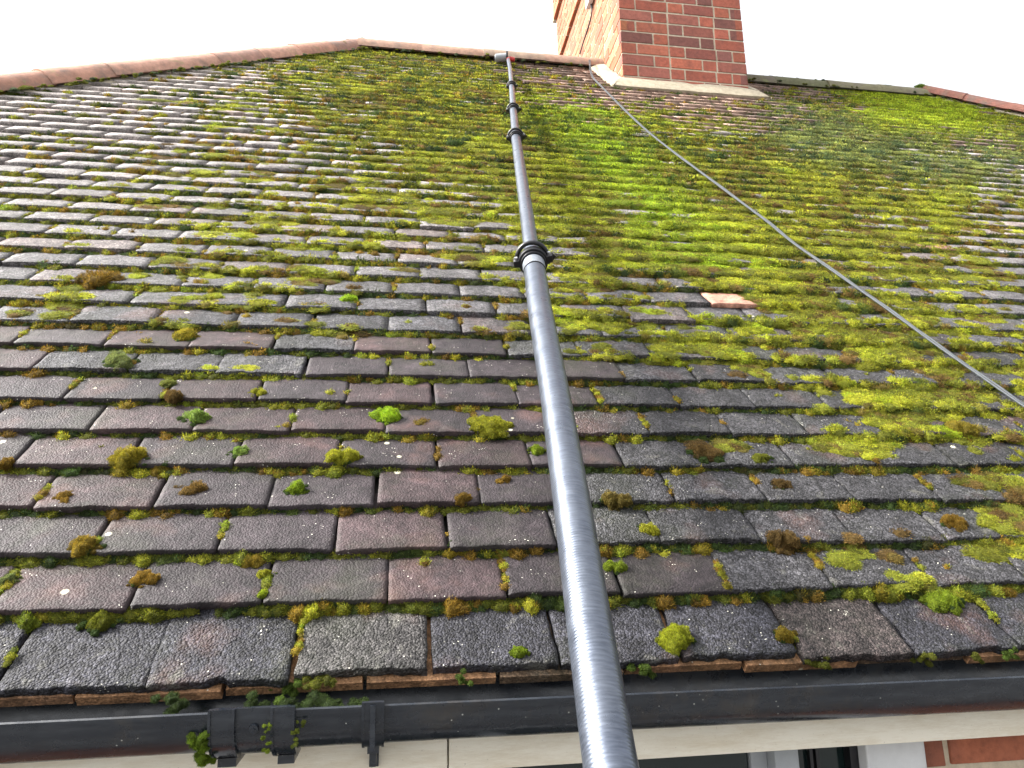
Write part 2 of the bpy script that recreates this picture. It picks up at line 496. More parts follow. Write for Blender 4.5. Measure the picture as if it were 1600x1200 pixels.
def roof_tiles():
    Vs = []; Qs = []; Cs = []; base = 0
    tiles = {}
    nrows = int(VR / GAUGE) + 1
    for n in range(nrows):
        v0 = lip_v(n)
        if v0 > VR - .02: break
        near = n < 9
        mid = n < 20
        uo = row_off(n)
        ul = UL - (VR - v0) * S45; ur = UR + (VR - v0) * S45
        k0 = int(math.floor((ul - uo) / PITCH)); k1 = int(math.ceil((ur - uo) / PITCH))
        rowskew = random.uniform(-.0012, .0012)
        for k in range(k0, k1):
            uc = uo + (k + .5) * PITCH
            if uc < ul + .04 or uc > ur - .04: continue
            vis = -2.6 < uc < 6.2
            hi = near and -0.6 < uc < 2.4
            nx, ny = (26, 16) if hi else ((8, 4) if (mid and vis) else (4, 2))
            w = PITCH - random.uniform(.002, .006) - (.004 if n == 0 else 0) * random.random()
            L = .150 if n else .165
            du = random.uniform(-.0025, .0025); dv = random.uniform(-.004, .003) * (1 if n < 9 else .5); rot = random.gauss(0, .008 if n < 12 else .004)
            lift = abs(random.gauss(0, .0012)); roll = random.gauss(0, .004 if n < 12 else .002); th = TH + random.uniform(-.001, .0015)
            if not near and random.random() < .03: dv -= random.uniform(.005, .02); lift += .003
            if n == 0:
                dv = random.uniform(-.008, .004); rot = random.gauss(0, .015)
            # specific tiles of the photo
            col, grain = tile_color(uc, v0 + .05, n, k)
            if n == 11 and 1.25 < uc < 1.42: col, grain = np.array([.43, .22, .16]), .03
            if n == 16 and (2.20 < uc < 2.38): col, grain = np.array([.20, .10, .07]), .3
            missing = (v0 > 3.9 and n == 42 and 1.15 < uc < 1.45)
            if missing: dv -= .0; lift += .012
            x = np.linspace(-w / 2, w / 2, nx + 1)
            yy = np.linspace(0, 1, ny + 1) ** 1.0 * L
            if ny > 3: yy[1] = .0022
            X, Y = np.meshgrid(x, yy)
            Z = -Y / GAUGE * th * .98 - .0012 * (X / (w / 2)) ** 2 + .0004
            # rounded lip and side arris
            Z[0] -= .0012
            if nx > 6:
                Z[:, 0] -= .0008; Z[:, -1] -= .0008
            seed = (n * 131 + k) & 1023
            U0 = uc + X; V0 = v0 + Y
            if hi:
                amp = .0009 * grain + .00035
                Z += (vnoise(U0 * 60, V0 * 60, 1) - .5) * amp * 2.2 + (vnoise(U0 * 170, V0 * 170, 2) - .5) * amp * 1.6
                edge = (vnoise(U0[0] * 90, V0[0] * 0 + n, 3) - .5) * .0022 * (.4 + grain) + (vnoise(U0[0] * 25, V0[0] * 0 + n, 6) - .5) * .003
                chip = np.maximum(0, vnoise(U0[0] * 45, V0[0] * 0 + n * 3.3, 9) - .82) * .03 * grain
                Y = Y.copy(); Y[0] += edge + chip; Y[1] += edge + chip * .8
                sj = (vnoise(V0[:, 0] * 80, V0[:, 0] * 0 + k, 11) - .5) * .0024 * (.3 + grain)
                X = X.copy(); X[:, 0] += sj; X[:, -1] += sj[::-1]
            # bottom ring of the lip and sides
            rim_idx = [(0, i) for i in range(nx + 1)]
            top = np.stack([X, Y, Z], -1).reshape(-1, 3)
            front = top[:nx + 1].copy(); front[:, 2] -= th; front[:, 1] += .0008
            if hi: front[:, 1] += (rng.random(nx + 1) - .5) * .001
            left = top[0::(nx + 1)].copy(); left[:, 2] -= th
            right = top[nx::(nx + 1)].copy(); right[:, 2] -= th
            P = np.concatenate([top, front, left, right])
            cr, sr = math.cos(rot), math.sin(rot)
            px_ = P[:, 0] * cr - P[:, 1] * sr; py_ = P[:, 0] * sr + P[:, 1] * cr
            P = np.stack([px_ + uc + du, py_ + v0 + dv + px_ * rowskew, P[:, 2] + lift + px_ * roll], -1)
            nt_ = (nx + 1) * (ny + 1)
            q = []
            idx = np.arange(nt_).reshape(ny + 1, nx + 1)
            q.append(np.stack([idx[:-1, :-1], idx[:-1, 1:], idx[1:, 1:], idx[1:, :-1]], -1).reshape(-1, 4))
            fr = nt_ + np.arange(nx + 1)
            q.append(np.stack([fr[:-1], fr[1:], idx[0, 1:], idx[0, :-1]], -1))
            lf = nt_ + nx + 1 + np.arange(ny + 1)
            q.append(np.stack([lf[1:], lf[:-1], idx[:-1, 0], idx[1:, 0]], -1))
            rt = lf + ny + 1
            q.append(np.stack([rt[:-1], rt[1:], idx[1:, -1], idx[:-1, -1]], -1))
            Vs.append(P @ ROOF.T); Qs.append(np.concatenate(q) + base)
            c4 = np.empty((len(P), 4)); c4[:, :3] = col; c4[:, 3] = grain
            Cs.append(c4); base += len(P)
            tiles.setdefault(n, []).append((uc + du, w, v0 + dv))
    return np.concatenate(Vs), np.concatenate(Qs), np.concatenate(Cs), tiles


V, Q, C, TILES = roof_tiles()
tiles_o = mesh_np('roof_tiles', V, Q=Q, cols=C, mat=M_TILE, parent=house)
del V, Q, C

# undercourse of short tiles below the first course, felt below everything
mb = MB()
for k in range(-22, 52):
    u = .118 + k * PITCH
    if not (-3.4 < u < 8.0): continue
    c = random.choice([(.26, .14, .07, .3), (.20, .11, .06, .3), (.12, .08, .05, .5)])
    M = Matrix(((1, 0, 0, 0), (0, S45, -S45, 0), (0, S45, S45, 0), (0, 0, 0, 1)))
    d = random.uniform(-.006, .004)
    b0 = len(mb.v)
    mb.box((u + .002, -.021 + d, -.0275), (u + PITCH - .003, .11, -.0142), c, M, .0006)
    for q in range(b0, b0 + 8):
        vv = ROOF.T @ np.array(mb.v[q])
        if vv[1] > .05: vv[2] -= .016
        mb.v[q] = tuple(ROOF @ vv)
mb.build('eaves_tiles', M_TILE, house)
mb = MB()
a = [PL(UL - VR * S45, 0.01, -.031), PL(UR + VR * S45, 0.01, -.031), PL(UR, VR, -.031), PL(UL, VR, -.031)]
mb.add(a, [(0, 1, 2, 3)])
mb.build('roof_underlay', M_FELT, house)

# the other slopes of the hipped roof: low courses of tiles
HD = VR * S45            # half depth of the house
def other_slope(fn, ulo, uhi, col):
    Vv = []; Qq = []; Cc = []; b = 0
    for n in range(int(VR / GAUGE)):
        v0 = n * GAUGE; v1 = v0 + GAUGE + .01
        a0, a1 = ulo(v0), uhi(v0)
        b0, b1 = ulo(v1), uhi(v1)
        m = max(2, int((a1 - a0) / .168))
        t = np.linspace(0, 1, m + 1)
        lo = np.array([fn(a0 + (a1 - a0) * s, v0, 0) for s in t]); lb = np.array([fn(a0 + (a1 - a0) * s, v0, -TH) for s in t])
        up = np.array([fn(b0 + (b1 - b0) * s, v1, -TH) for s in t])
        P = np.concatenate([lb, lo, up]); i = np.arange(m)
        Qq.append(np.concatenate([np.stack([i, i + 1, i + m + 2, i + m + 1], -1), np.stack([i + m + 1, i + m + 2, i + 2 * m + 3, i + 2 * m + 2], -1)]) + b)
        c4 = np.empty((len(P), 4)); c4[:, :3] = np.array(col) * (.85 + .3 * rng.random((len(P), 1))); c4[:, 3] = .7
        Vv.append(P); Cc.append(c4); b += len(P)
    mesh_np('side_slope', np.concatenate(Vv), Q=np.concatenate(Qq), cols=np.concatenate(Cc), mat=M_TILE, parent=house)
X0 = UL - HD; X1 = UR + HD
other_slope(lambda a, v, n: (X0 + (v - n) * S45, a, (v + n) * S45), lambda v: v * S45, lambda v: 2 * HD - v * S45, (.14, .13, .12))
other_slope(lambda a, v, n: (X1 - (v - n) * S45, a, (v + n) * S45), lambda v: v * S45, lambda v: 2 * HD - v * S45, (.14, .13, .12))
other_slope(lambda a, v, n: (a, 2 * HD - (v - n) * S45, (v + n) * S45), lambda v: X0 + v * S45, lambda v: X1 - v * S45, (.14, .13, .12))


# ridge and hip tiles, each a half round of its own
def cap_tile(a, b, r, upv, col, flat=1.0, rise=0.0):
    a = Vector(a); b = Vector(b)
    t = (b - a).normalized(); upv = (upv - t * upv.dot(t)).normalized(); s = t.cross(upv)
    mbx = MB(); N = 14; rings = []
    L = (b - a).length
    st = [0.0, .012, .5 * L, L - .004, L + .02]
    vs = []
    for i, d in enumerate(st):
        rr = r * (1.0 + (.02 if i < 2 else 0) - (.05 if i == 4 else 0))
        for th in (0, -.014):
            for k in range(N + 1):
                w = math.pi * (k / N) * 1.0
                j = 1 + random.uniform(-.008, .008)
                vs.append(a + t * d + s * (math.cos(w) * (rr + th) * j) + upv * (math.sin(w) * (rr + th) * flat * j + rise))
    n1 = N + 1
    fs = []
    for i in range(len(st) - 1):
        o = i * 2 * n1; p = o + 2 * n1
        for k in range(N):
            fs.append((o + k, o + k + 1, p + k + 1, p + k))
            fs.append((o + n1 + k + 1, o + n1 + k, p + n1 + k, p + n1 + k + 1))
    for o in (0, (len(st) - 1) * 2 * n1):
        for k in range(N): fs.append((o + k, o + n1 + k, o + n1 + k + 1, o + k + 1))
    mbx.add(vs, fs, (*col, 1.0))
    return mbx


def cap_run(A, B, r, upv, cols, Lt, flat, rise, name):
    A = Vector(A); B = Vector(B); L = (B - A).length; n = max(1, round(L / Lt)); t = (B - A) / n
    for i in range(n):
        c = np.array(random.choice(cols)) * random.uniform(.85, 1.12)
        j = Vector((random.uniform(-.004, .004), random.uniform(-.004, .004), random.uniform(-.003, .004)))
        up = upv + Vector((random.uniform(-.03, .03), random.uniform(-.03, .03), 0))
        cap_tile(A + t * i + j, A + t * (i + 1) + j, r, up, tuple(c), flat, rise).build(name, M_TERRA, house, smooth=True)


zup = Vector((0, 0, 1))
TC = [(.44, .24, .175), (.40, .215, .155), (.45, .26, .195), (.36, .21, .165)]
TR = [(.26, .10, .075), (.23, .09, .07), (.28, .12, .09)]
cap_run(PL(UL - (VR) * S45, 0), PL(UL, VR, .0), .105, zup, TC, .33, .92, -.050, 'hip_tile')
cap_run(PL(UR + (VR) * S45, 0), PL(UR, VR, .0), .095, zup, TR, .33, .85, -.025, 'hip_tile')
RZ = VR * S45
RC = [(.36, .22, .16), (.31, .20, .15), (.27, .20, .15)]
cap_run((UL + .02, HD, RZ), (1.90, HD, RZ), .11, zup, RC, .40, 1.0, -.072, 'ridge_tile')
cap_run((2.77, HD, RZ), (UR, HD, RZ), .11, zup, [(.17, .155, .09), (.15, .15, .08)], .40, 1.0, -.094, 'ridge_tile')
# mortar bedding under the hip and ridge caps
mb = MB()
def bed(A, B, w, rise):
    A = Vector(A); B = Vector(B); n = 60
    t = (B - A).normalized(); s = t.cross(zup).normalized(); vs = []
    for i in range(n + 1):
        p = A + (B - A) * i / n
        j = random.uniform(-.008, .008)
        vs += [p + s * (w + j) + zup * (-.055 + rise + random.uniform(-.004, .004)), p + zup * (.06 + rise), p - s * (w + j) + zup * (-.055 + rise)]
    fs = []
    for i in range(n):
        for k in range(2): fs.append((i * 3 + k, i * 3 + k + 1, i * 3 + 4 + k, i * 3 + 3 + k))
    mb.add(vs, fs)
bed(PL(UL - VR * S45, 0), PL(UL, VR), .108, -.040)
mb.build('hip_bedding', M_FILLET, house)
mb = MB()
bed(PL(UR + VR * S45, 0), PL(UR, VR), .098, -.022)
mb.build('hip_bedding', M_FILLET, house)


# ---------------------------------------------------------------- brickwork
def brick_face(mb, O, U, Nn, width, height, course=.085, joint=.0115, depth=.05, cols=None, holes=(), header=.108, stretch=.222, skip=None, seed=1, proud=None):
    """lays single bricks (boxes) on a face: O lower left corner, U along, z up, Nn outward normal"""
    rs = random.Random(seed)
    O = Vector(O); U = Vector(U); Nn = Vector(Nn)
    rows = int(math.ceil(height / course))
    for r in range(rows):
        z0 = r * course; z1 = min(height, z0 + course - joint)
        if z1 - z0 < .02: continue
        x = 0.0; i = r % 2
        pr = proud(z0) if proud else 0.0
        pattern = [stretch, header]
        if r % 2: x0s = [header]
        else: x0s = []
        first = True
        while x < width - .01:
            L = (header if (first and r % 2) else pattern[i % 2]); first = False
            L += rs.uniform(-.006, .006)
            xe = x + L
            if width - xe < .05: xe = width
            ok = True
            a, b = x, xe
            for (hx0, hx1, hz0, hz1) in holes:
                if z1 > hz0 and z0 < hz1 and b > hx0 and a < hx1:
                    if a < hx0 - .03: b = hx0
                    elif b > hx1 + .03: a = hx1
                    else: ok = False
            if skip and skip((a + b) / 2, z0): ok = False
            if ok:
                c = np.array(rs.choice(cols)) * rs.uniform(.8, 1.18)
                pj = pr + rs.uniform(-.0015, .0015)
                ea = a + (0 if a == 0 else joint / 2); eb = b - (0 if b == width else joint / 2)
                corners = []
                for dz in (z0, z1):
                    for dd in (pj, -depth):
                        for dx in (ea, eb):
                            jx = rs.uniform(-.0015, .0015); jz = rs.uniform(-.0015, .0015)
                            if dx in (0, width): jx = 0
                            corners.append(O + U * (dx + jx) + Vector((0, 0, dz + jz)) + Nn * dd)
                mb.add(corners, [(0, 1, 5, 4), (3, 2, 6, 7), (2, 0, 4, 6), (1, 3, 7, 5), (4, 5, 7, 6), (0, 2, 3, 1)], (*c, 1.0))
            x = xe
            i += 1


# chimney: front face 0.87 m wide, 1.70 m deep, standing through the ridge
CX0, CX1, CY0, CY1 = 1.90, 2.77, 3.08, 4.78
CZ0, CZ1 = 2.90, 5.60
ch = empty('chimney', (CX0, CY0, CZ0)); ch.parent = house; ch.location = Vector((CX0, CY0, CZ0)) - house.location
RED = [(.36, .105, .068), (.32, .095, .062), (.40, .13, .08), (.26, .085, .065), (.20, .08, .066), (.38, .115, .07), (.30, .105, .078)]
ORG_SUNLIT = [(.37, .14, .07), (.33, .12, .06), (.41, .165, .09), (.30, .11, .06)]  # left face bricks: sunlight painted in as a brighter orange
mb = MB()
prd = lambda z: (.025 if z + CZ0 > 4.51 else 0) + (.03 if z + CZ0 > 4.93 else 0) + (.03 if z + CZ0 > 5.27 else 0)
prd0 = lambda z: 0.0
H = CZ1 - CZ0
brick_face(mb, (CX0, CY0, CZ0), (1, 0, 0), (0, -1, 0), CX1 - CX0, H, cols=RED, seed=11, proud=prd)
brick_face(mb, (CX0, CY1, CZ0), (0, -1, 0), (-1, 0, 0), CY1 - CY0, H, cols=ORG_SUNLIT, seed=12, proud=prd)
brick_face(mb, (CX1, CY0, CZ0), (0, 1, 0), (1, 0, 0), CY1 - CY0, H, cols=RED, seed=13, proud=prd)
brick_face(mb, (CX1, CY1, CZ0), (-1, 0, 0), (0, 1, 0), CX1 - CX0, H, cols=RED, seed=14, proud=prd)
mb.build('brickwork', M_BRICK, ch, bevel=.0022)
mb = MB()
e = .0035
mb.box((CX0 + e, CY0 + e, CZ0), (CX1 - e, CY1 - e, 4.51))
for z0, z1, p in ((4.519, 4.938, .025), (4.944, 5.278, .055), (5.284, 5.62, .085)):
    mb.box((CX0 - p + e, CY0 - p + e, z0), (CX1 + p - e, CY1 + p - e, z1))
mb.build('mortar', M_MORTAR, ch)
for i, y in enumerate((3.5, 4.3)):
    mb = MB(); c = Vector((2.335, y, 5.62))
    mb.tube([c, c + zup * .05, c + zup * .3, c + zup * .36, c + zup * .40], [.14, .13, .11, .13, .12], 20, col=(.45, .2, .12, 1))
    mb.build('chimney_pot', M_TERRA, ch, smooth=True)
# cement fillet round the foot
def fillet():
    mb = MB(); n = 40
    def strip(fin, fout, m):
        vs = []
        for i in range(m + 1):
            t = i / m
            a = fin(t); b = fout(t)
            mid = (a + b) / 2 + (ROOFN * .008)
            vs += [a, mid, b, b - ROOFN * .016]
        fs = []
        for i in range(m):
            for k in range(3): fs.append((i * 4 + k + 4, i * 4 + k, i * 4 + k + 1, i * 4 + k + 5))
        mb.add(vs, fs)
    nz = lambda t, s: float(vnoise(t * 9, s, 21) - .5)
    vb = CY0 / S45        # v of the chimney front on the slope
    h = .050
    # front
    strip(lambda t: Vector((CX0 - .008 + (CX1 - CX0 + .016) * t, CY0 - .004, CY0 + h + .012 * nz(t, 1))),
          lambda t: PL(CX0 - .10 + (CX1 - CX0 + .22) * t, vb - .105 + .02 * nz(t, 2) + .03 * (abs(t - .5) * 2) ** 6, .012), n)
    # left and right, up to the ridge
    vtop = VR + .02
    strip(lambda t: Vector((CX0 - .004, CY0 + (HD - CY0 + .03) * (1 - t), CY0 + (HD - CY0 + .03) * (1 - t) + h + .014 * nz(t, 3))),
          lambda t: PL(CX0 - .098 + .012 * nz(t, 4), vtop + (vb - .10 - vtop) * t, .012), n)
    strip(lambda t: Vector((CX1 + .004, CY0 + (HD - CY0 + .03) * t, CY0 + (HD - CY0 + .03) * t + h + .014 * nz(t, 5))),
          lambda t: PL(CX1 + .118 + .012 * nz(t, 6), (vb - .085) + (vtop - vb + .085) * t, .012), n)
    return mb
ROOFN = Vector((0, -S45, S45))
fillet().build('cement_fillet', M_FILLET, ch, smooth=True)

# walls
WY = .112
WX0, WX1 = -3.30, 7.95
wz0 = -2.6; wh = 2.5
win = (.20, 1.285, -1.35, -.10)     # x0 x1 z0 z1
mb = MB()
OB = [(.36, .13, .07), (.33, .11, .06), (.42, .17, .09), (.28, .10, .06)]
brick_face(mb, (WX0, WY, wz0), (1, 0, 0), (0, -1, 0), WX1 - WX0, wh, cols=OB, seed=5, course=.075,
           holes=[(win[0] - WX0, win[1] - WX0, win[2] - wz0, 9)])
brick_face(mb, (WX0, 7.0, wz0), (0, -1, 0), (-1, 0, 0), 7.0 - WY, wh, cols=OB, seed=6, course=.075)
brick_face(mb, (WX1, WY, wz0), (0, 1, 0), (1, 0, 0), 7.0 - WY, wh, cols=OB, seed=7, course=.075)
brick_face(mb, (WX1, 7.0, wz0), (-1, 0, 0), (0, 1, 0), WX1 - WX0, wh, cols=OB, seed=8, course=.075)
wall = mb.build('wall', M_BRICK, house, bevel=.002)
mb = MB(); e = .004
mb.box((WX0 + e, WY + e, wz0), (win[0] - .002, WY + .2, -.1)); mb.box((win[1] + .002, WY + e, wz0), (WX1 - e, WY + .2, -.1))
mb.box((win[0] - .002, WY + e, wz0), (win[1] + .002, WY + .2, win[2] - .01))
mb.box((WX0 + e, WY + .2, wz0), (WX1 - e, 6.996, -.1))
mb.build('wall_mortar', M_MORTAR, house)

# window: white frames with grey mullion, dark panes
wn = empty('window'); wn.parent = house; wn.location = Vector((win[0], WY, win[2])) - house.location
mb = MB(); y0, y1 = WY + .005, WY + .06
x0, x1, z0, z1 = win
mb.box((x1 - .098, WY - .012, z0), (x1 - .001, y1 + .01, z1))
mb.box((x0 + .001, WY - .004, z0), (x0 + .06, y1 + .01, z1))
mb.box((x0 + .06, y0, z0), (x1 - .098, y1, z0 + .06))
mb.box((x0 + .06, y0, z1 - .012), (x1 - .098, y1, z1))
mb.build('frame', M_WHITE, wn, bevel=.003)
mb = MB()
mb.box((1.045, WY - .004, z0 + .061), (1.083, y1 + .004, z1 - .014))
mb.box((1.018, y0 + .014, z0 + .062), (1.045, y1 - .004, z1 - .016))
mb.box((.62, WY, z0 + .061), (.655, y1 + .002, z1 - .014))
mb.build('mullion', M_GREYW, wn, bevel=.002)
mb = MB()
for a, b in ((x0 + .06, .618), (.657, 1.016), (1.085, x1 - .1)):
    mb.box((a, y0 + .022, z0 + .062), (b, y0 + .03, z1 - .015))
mb.build('pane', M_GLASS, wn)
mb = MB()
mb.box((x1 - .112, y0 + .004, z0 + .062), (x1 - .099, y0 + .021, z1 - .02)); mb.box((1.112, y0 + .012, z0 + .062), (1.117, y0 + .0215, z1 - .02))
mb.box((1.122, y0 + .012, z0 + .062), (1.127, y0 + .0215, z1 - .02))
mb.build('pane_seal', M_BLACK, wn)
mb = MB(); mb.box((x0 - .03, WY - .07, z0 - .04), (x1 + .03, WY + .02, z0 - .001)); mb.build('sill', M_WHITE, wn, bevel=.004)

# fascia boards, with a split at the joint
FY = .047
mb = MB()
zt, zb = -.022, -.148
mb.box((-3.46, FY, zb), (.560, FY + .018, zt)); mb.box((.5622, FY + .0008, zb + .0006), (4.3, FY + .018, zt)); mb.box((4.302, FY, zb), (8.1, FY + .018, zt))
mb.build('fascia', M_CREAM, house, bevel=.0015)
mb = MB(); mb.box((-3.46, FY + .0185, zb + .004), (8.1, WY + .03, zb + .016)); mb.build('soffit', M_CREAM, house)

# gutter
GY, GZ, GR = -.008, -.046, .050
gut = empty('gutter'); gut.parent = house; gut.location = Vector((2.3, GY, GZ)) - house.location
def gprof(r, t, a0=0, a1=180, n=20, lipin=.0):
    out = [(GY - math.cos(math.radians(a0 + (a1 - a0) * i / n)) * r, GZ - math.sin(math.radians(a0 + (a1 - a0) * i / n)) * r) for i in range(n + 1)]
    inn = [(GY - math.cos(math.radians(a0 + (a1 - a0) * i / n)) * (r - t), GZ - math.sin(math.radians(a0 + (a1 - a0) * i / n)) * (r - t)) for i in range(n, -1, -1)]
    return out + inn
def gprof2(r, t, top=.0):
    p = gprof(r, t)
    n = 20
    # taller back edge and a rolled front rim
    fr = [(GY - r - .0012, GZ - .004), (GY - r - .0018, GZ + .0005), (GY - r, GZ + .0022), (GY - r + t + .0012, GZ + .0018)]
    body_out = p[1:n + 1]; back = [(GY + r, GZ + .014 + top), (GY + r - t, GZ + .014 + top)]
    body_in = p[n + 1:-1]
    return fr[:1] + body_out + back + body_in + [fr[3], fr[2], fr[1]]
def sag_extrude(mb, prof, x0, x1, seg=.25):
    n = max(1, int((x1 - x0) / seg))
    xs = [x0 + (x1 - x0) * i / n for i in range(n + 1)]
    m = len(prof); vs = []
    for x in xs:
        s = .0022 * math.sin(x * 2.3 + 1.0)
        vs += [Vector((x, y, z + s)) for y, z in prof]
    fs = []
    for i in range(n):
        for k in range(m): fs.append((i * m + k, i * m + (k + 1) % m, (i + 1) * m + (k + 1) % m, (i + 1) * m + k))
    fs.append(tuple(range(m))[::-1]); fs.append(tuple(n * m + k for k in range(m)))
    mb.add(vs, fs)
mb = MB(); sag_extrude(mb, gprof2(GR, .0026), -3.5, 8.2); mb.build('channel', M_UPVC, gut, smooth=True)
def strap(x0, x1, r, rim=.0018):
    s = .0022 * math.sin((x0 + x1) / 2 * 2.3 + 1.0)
    out = MB()
    def sh(pr): return [(y, z + s) for y, z in pr]
    def pr(r, t):
        p = gprof(r, t, -6, 176)
        return [(GY - r + .010, GZ + .0052), (GY - r - .0005, GZ + .0052)] + p[1:21] + p[21:-1] + [(GY - r + .010, GZ + .0028)]
    for a, b, rr in ((x0, x0 + .003, r + rim), (x0 + .003, x1 - .003, r), (x1 - .003, x1, r + rim)):
        p = sh(pr(rr, rr - GR - .0006)); out.extrude(p, a, b)
        out.add([Vector((a, y, z)) for y, z in p], [tuple(range(len(p)))]); out.add([Vector((b, y, z)) for y, z in p], [tuple(reversed(range(len(p))))])
    return out
gj = strap(.288, .372, .0535, .0006)
s0 = .0022 * math.sin(.33 * 2.3 + 1.0)
# screw boss on the body
gj.tube([(.333, GY - .0515, GZ - .017 + s0), (.333, GY - .0545, GZ - .0175 + s0)], [.0055, .005], 16)
gj.tube([(.333, GY - .0540, GZ - .0175 + s0), (.333, GY - .0562, GZ - .018 + s0)], [.0022, .0018], 12)
gj.build('union_joint', M_UPVC, gut, smooth=True)
for a, b in ((.283, .312), (.351, .378)):
    st = strap(a, b, .0565, .0016)
    # wedge tab below
    st.box((a + .004, GY - .01, GZ - .064), (b - .004, FY - .002, GZ - .0545))
    st.build('clip', M_UPVC, gut, smooth=True)
def bracket(x):
    st = strap(x, x + .026, .0535, .001)
    st.box((x + .010, GY - .0565, GZ - .045), (x + .016, GY - .0530, GZ + .004))
    s = .0022 * math.sin(x * 2.3 + 1)
    st.box((x + .006, GY - .004, GZ - .062 + s), (x + .020, FY - .001, GZ - .0525 + s))
    st.box((x + .007, FY - .006, GZ - .088), (x + .019, FY - .0005, GZ - .0625 + s))
    st.box((x + .009, GY + .008, GZ - .078), (x + .0165, FY - .007, GZ - .0623 + s))
    st.build('bracket', M_UPVC, gut, smooth=True)
for x in (-2.5, -1.5, -.5, .453, 2.55, 3.5, 4.5, 5.5, 6.5, 7.5): bracket(x)

# ---------------------------------------------------------------- telescopic pole
PP = [(0.6640, -0.5050, -0.2340), (0.6736, -0.3659, -0.1033), (0.6798, -0.3112, -0.0519), (0.6933, -0.2082, 0.0450), (0.7131, -0.0667, 0.1784),
      (0.7395, 0.1396, 0.3725), (0.7679, 0.3942, 0.6115), (0.7818, 0.4921, 0.7038), (0.7982, 0.6228, 0.8267),
      (0.8495, 1.0026, 1.1844), (0.9234, 1.5574, 1.7068), (0.9866, 1.9858, 2.1109), (1.0655, 2.4980, 2.5944),
      (1.1411, 3.0067, 3.0744), (1.1912, 3.3893, 3.4345)]
PP = [Vector(p) for p in PP]
PP = [PP[0] + (PP[0] - PP[3]).normalized() * 1.5] + PP
pole = empty('telescopic_pole', PP[0])
tag(pole, 'long grey telescopic pole with black clamps reaching from the gutter up to the ridge', 'pole')
cum = [0]
for a, b in zip(PP, PP[1:]): cum.append(cum[-1] + (b - a).length)
def pt(d):
    for i in range(len(PP) - 1):
        if d <= cum[i + 1] or i == len(PP) - 2:
            t = (d - cum[i]) / (cum[i + 1] - cum[i])
            # Catmull-Rom for a smooth bend
            p0 = PP[max(i - 1, 0)]; p1 = PP[i]; p2 = PP[i + 1]; p3 = PP[min(i + 2, len(PP) - 1)]
            return p1 + (p2 - p1) * t
def tube_section(d0, d1, r, name='tube'):
    n = max(2, int((d1 - d0) / .05)); N = 48
    pts = [pt(d0 + (d1 - d0) * i / n) for i in range(n + 1)]
    m = MB(); m.tube(pts, r, N)
    m.c = []
    for i in range(n + 1):
        for k in range(N): m.c.append((d0 + (d1 - d0) * i / n, k / N, 0, 1))
    return m.build(name, M_POLE, pole, smooth=True)
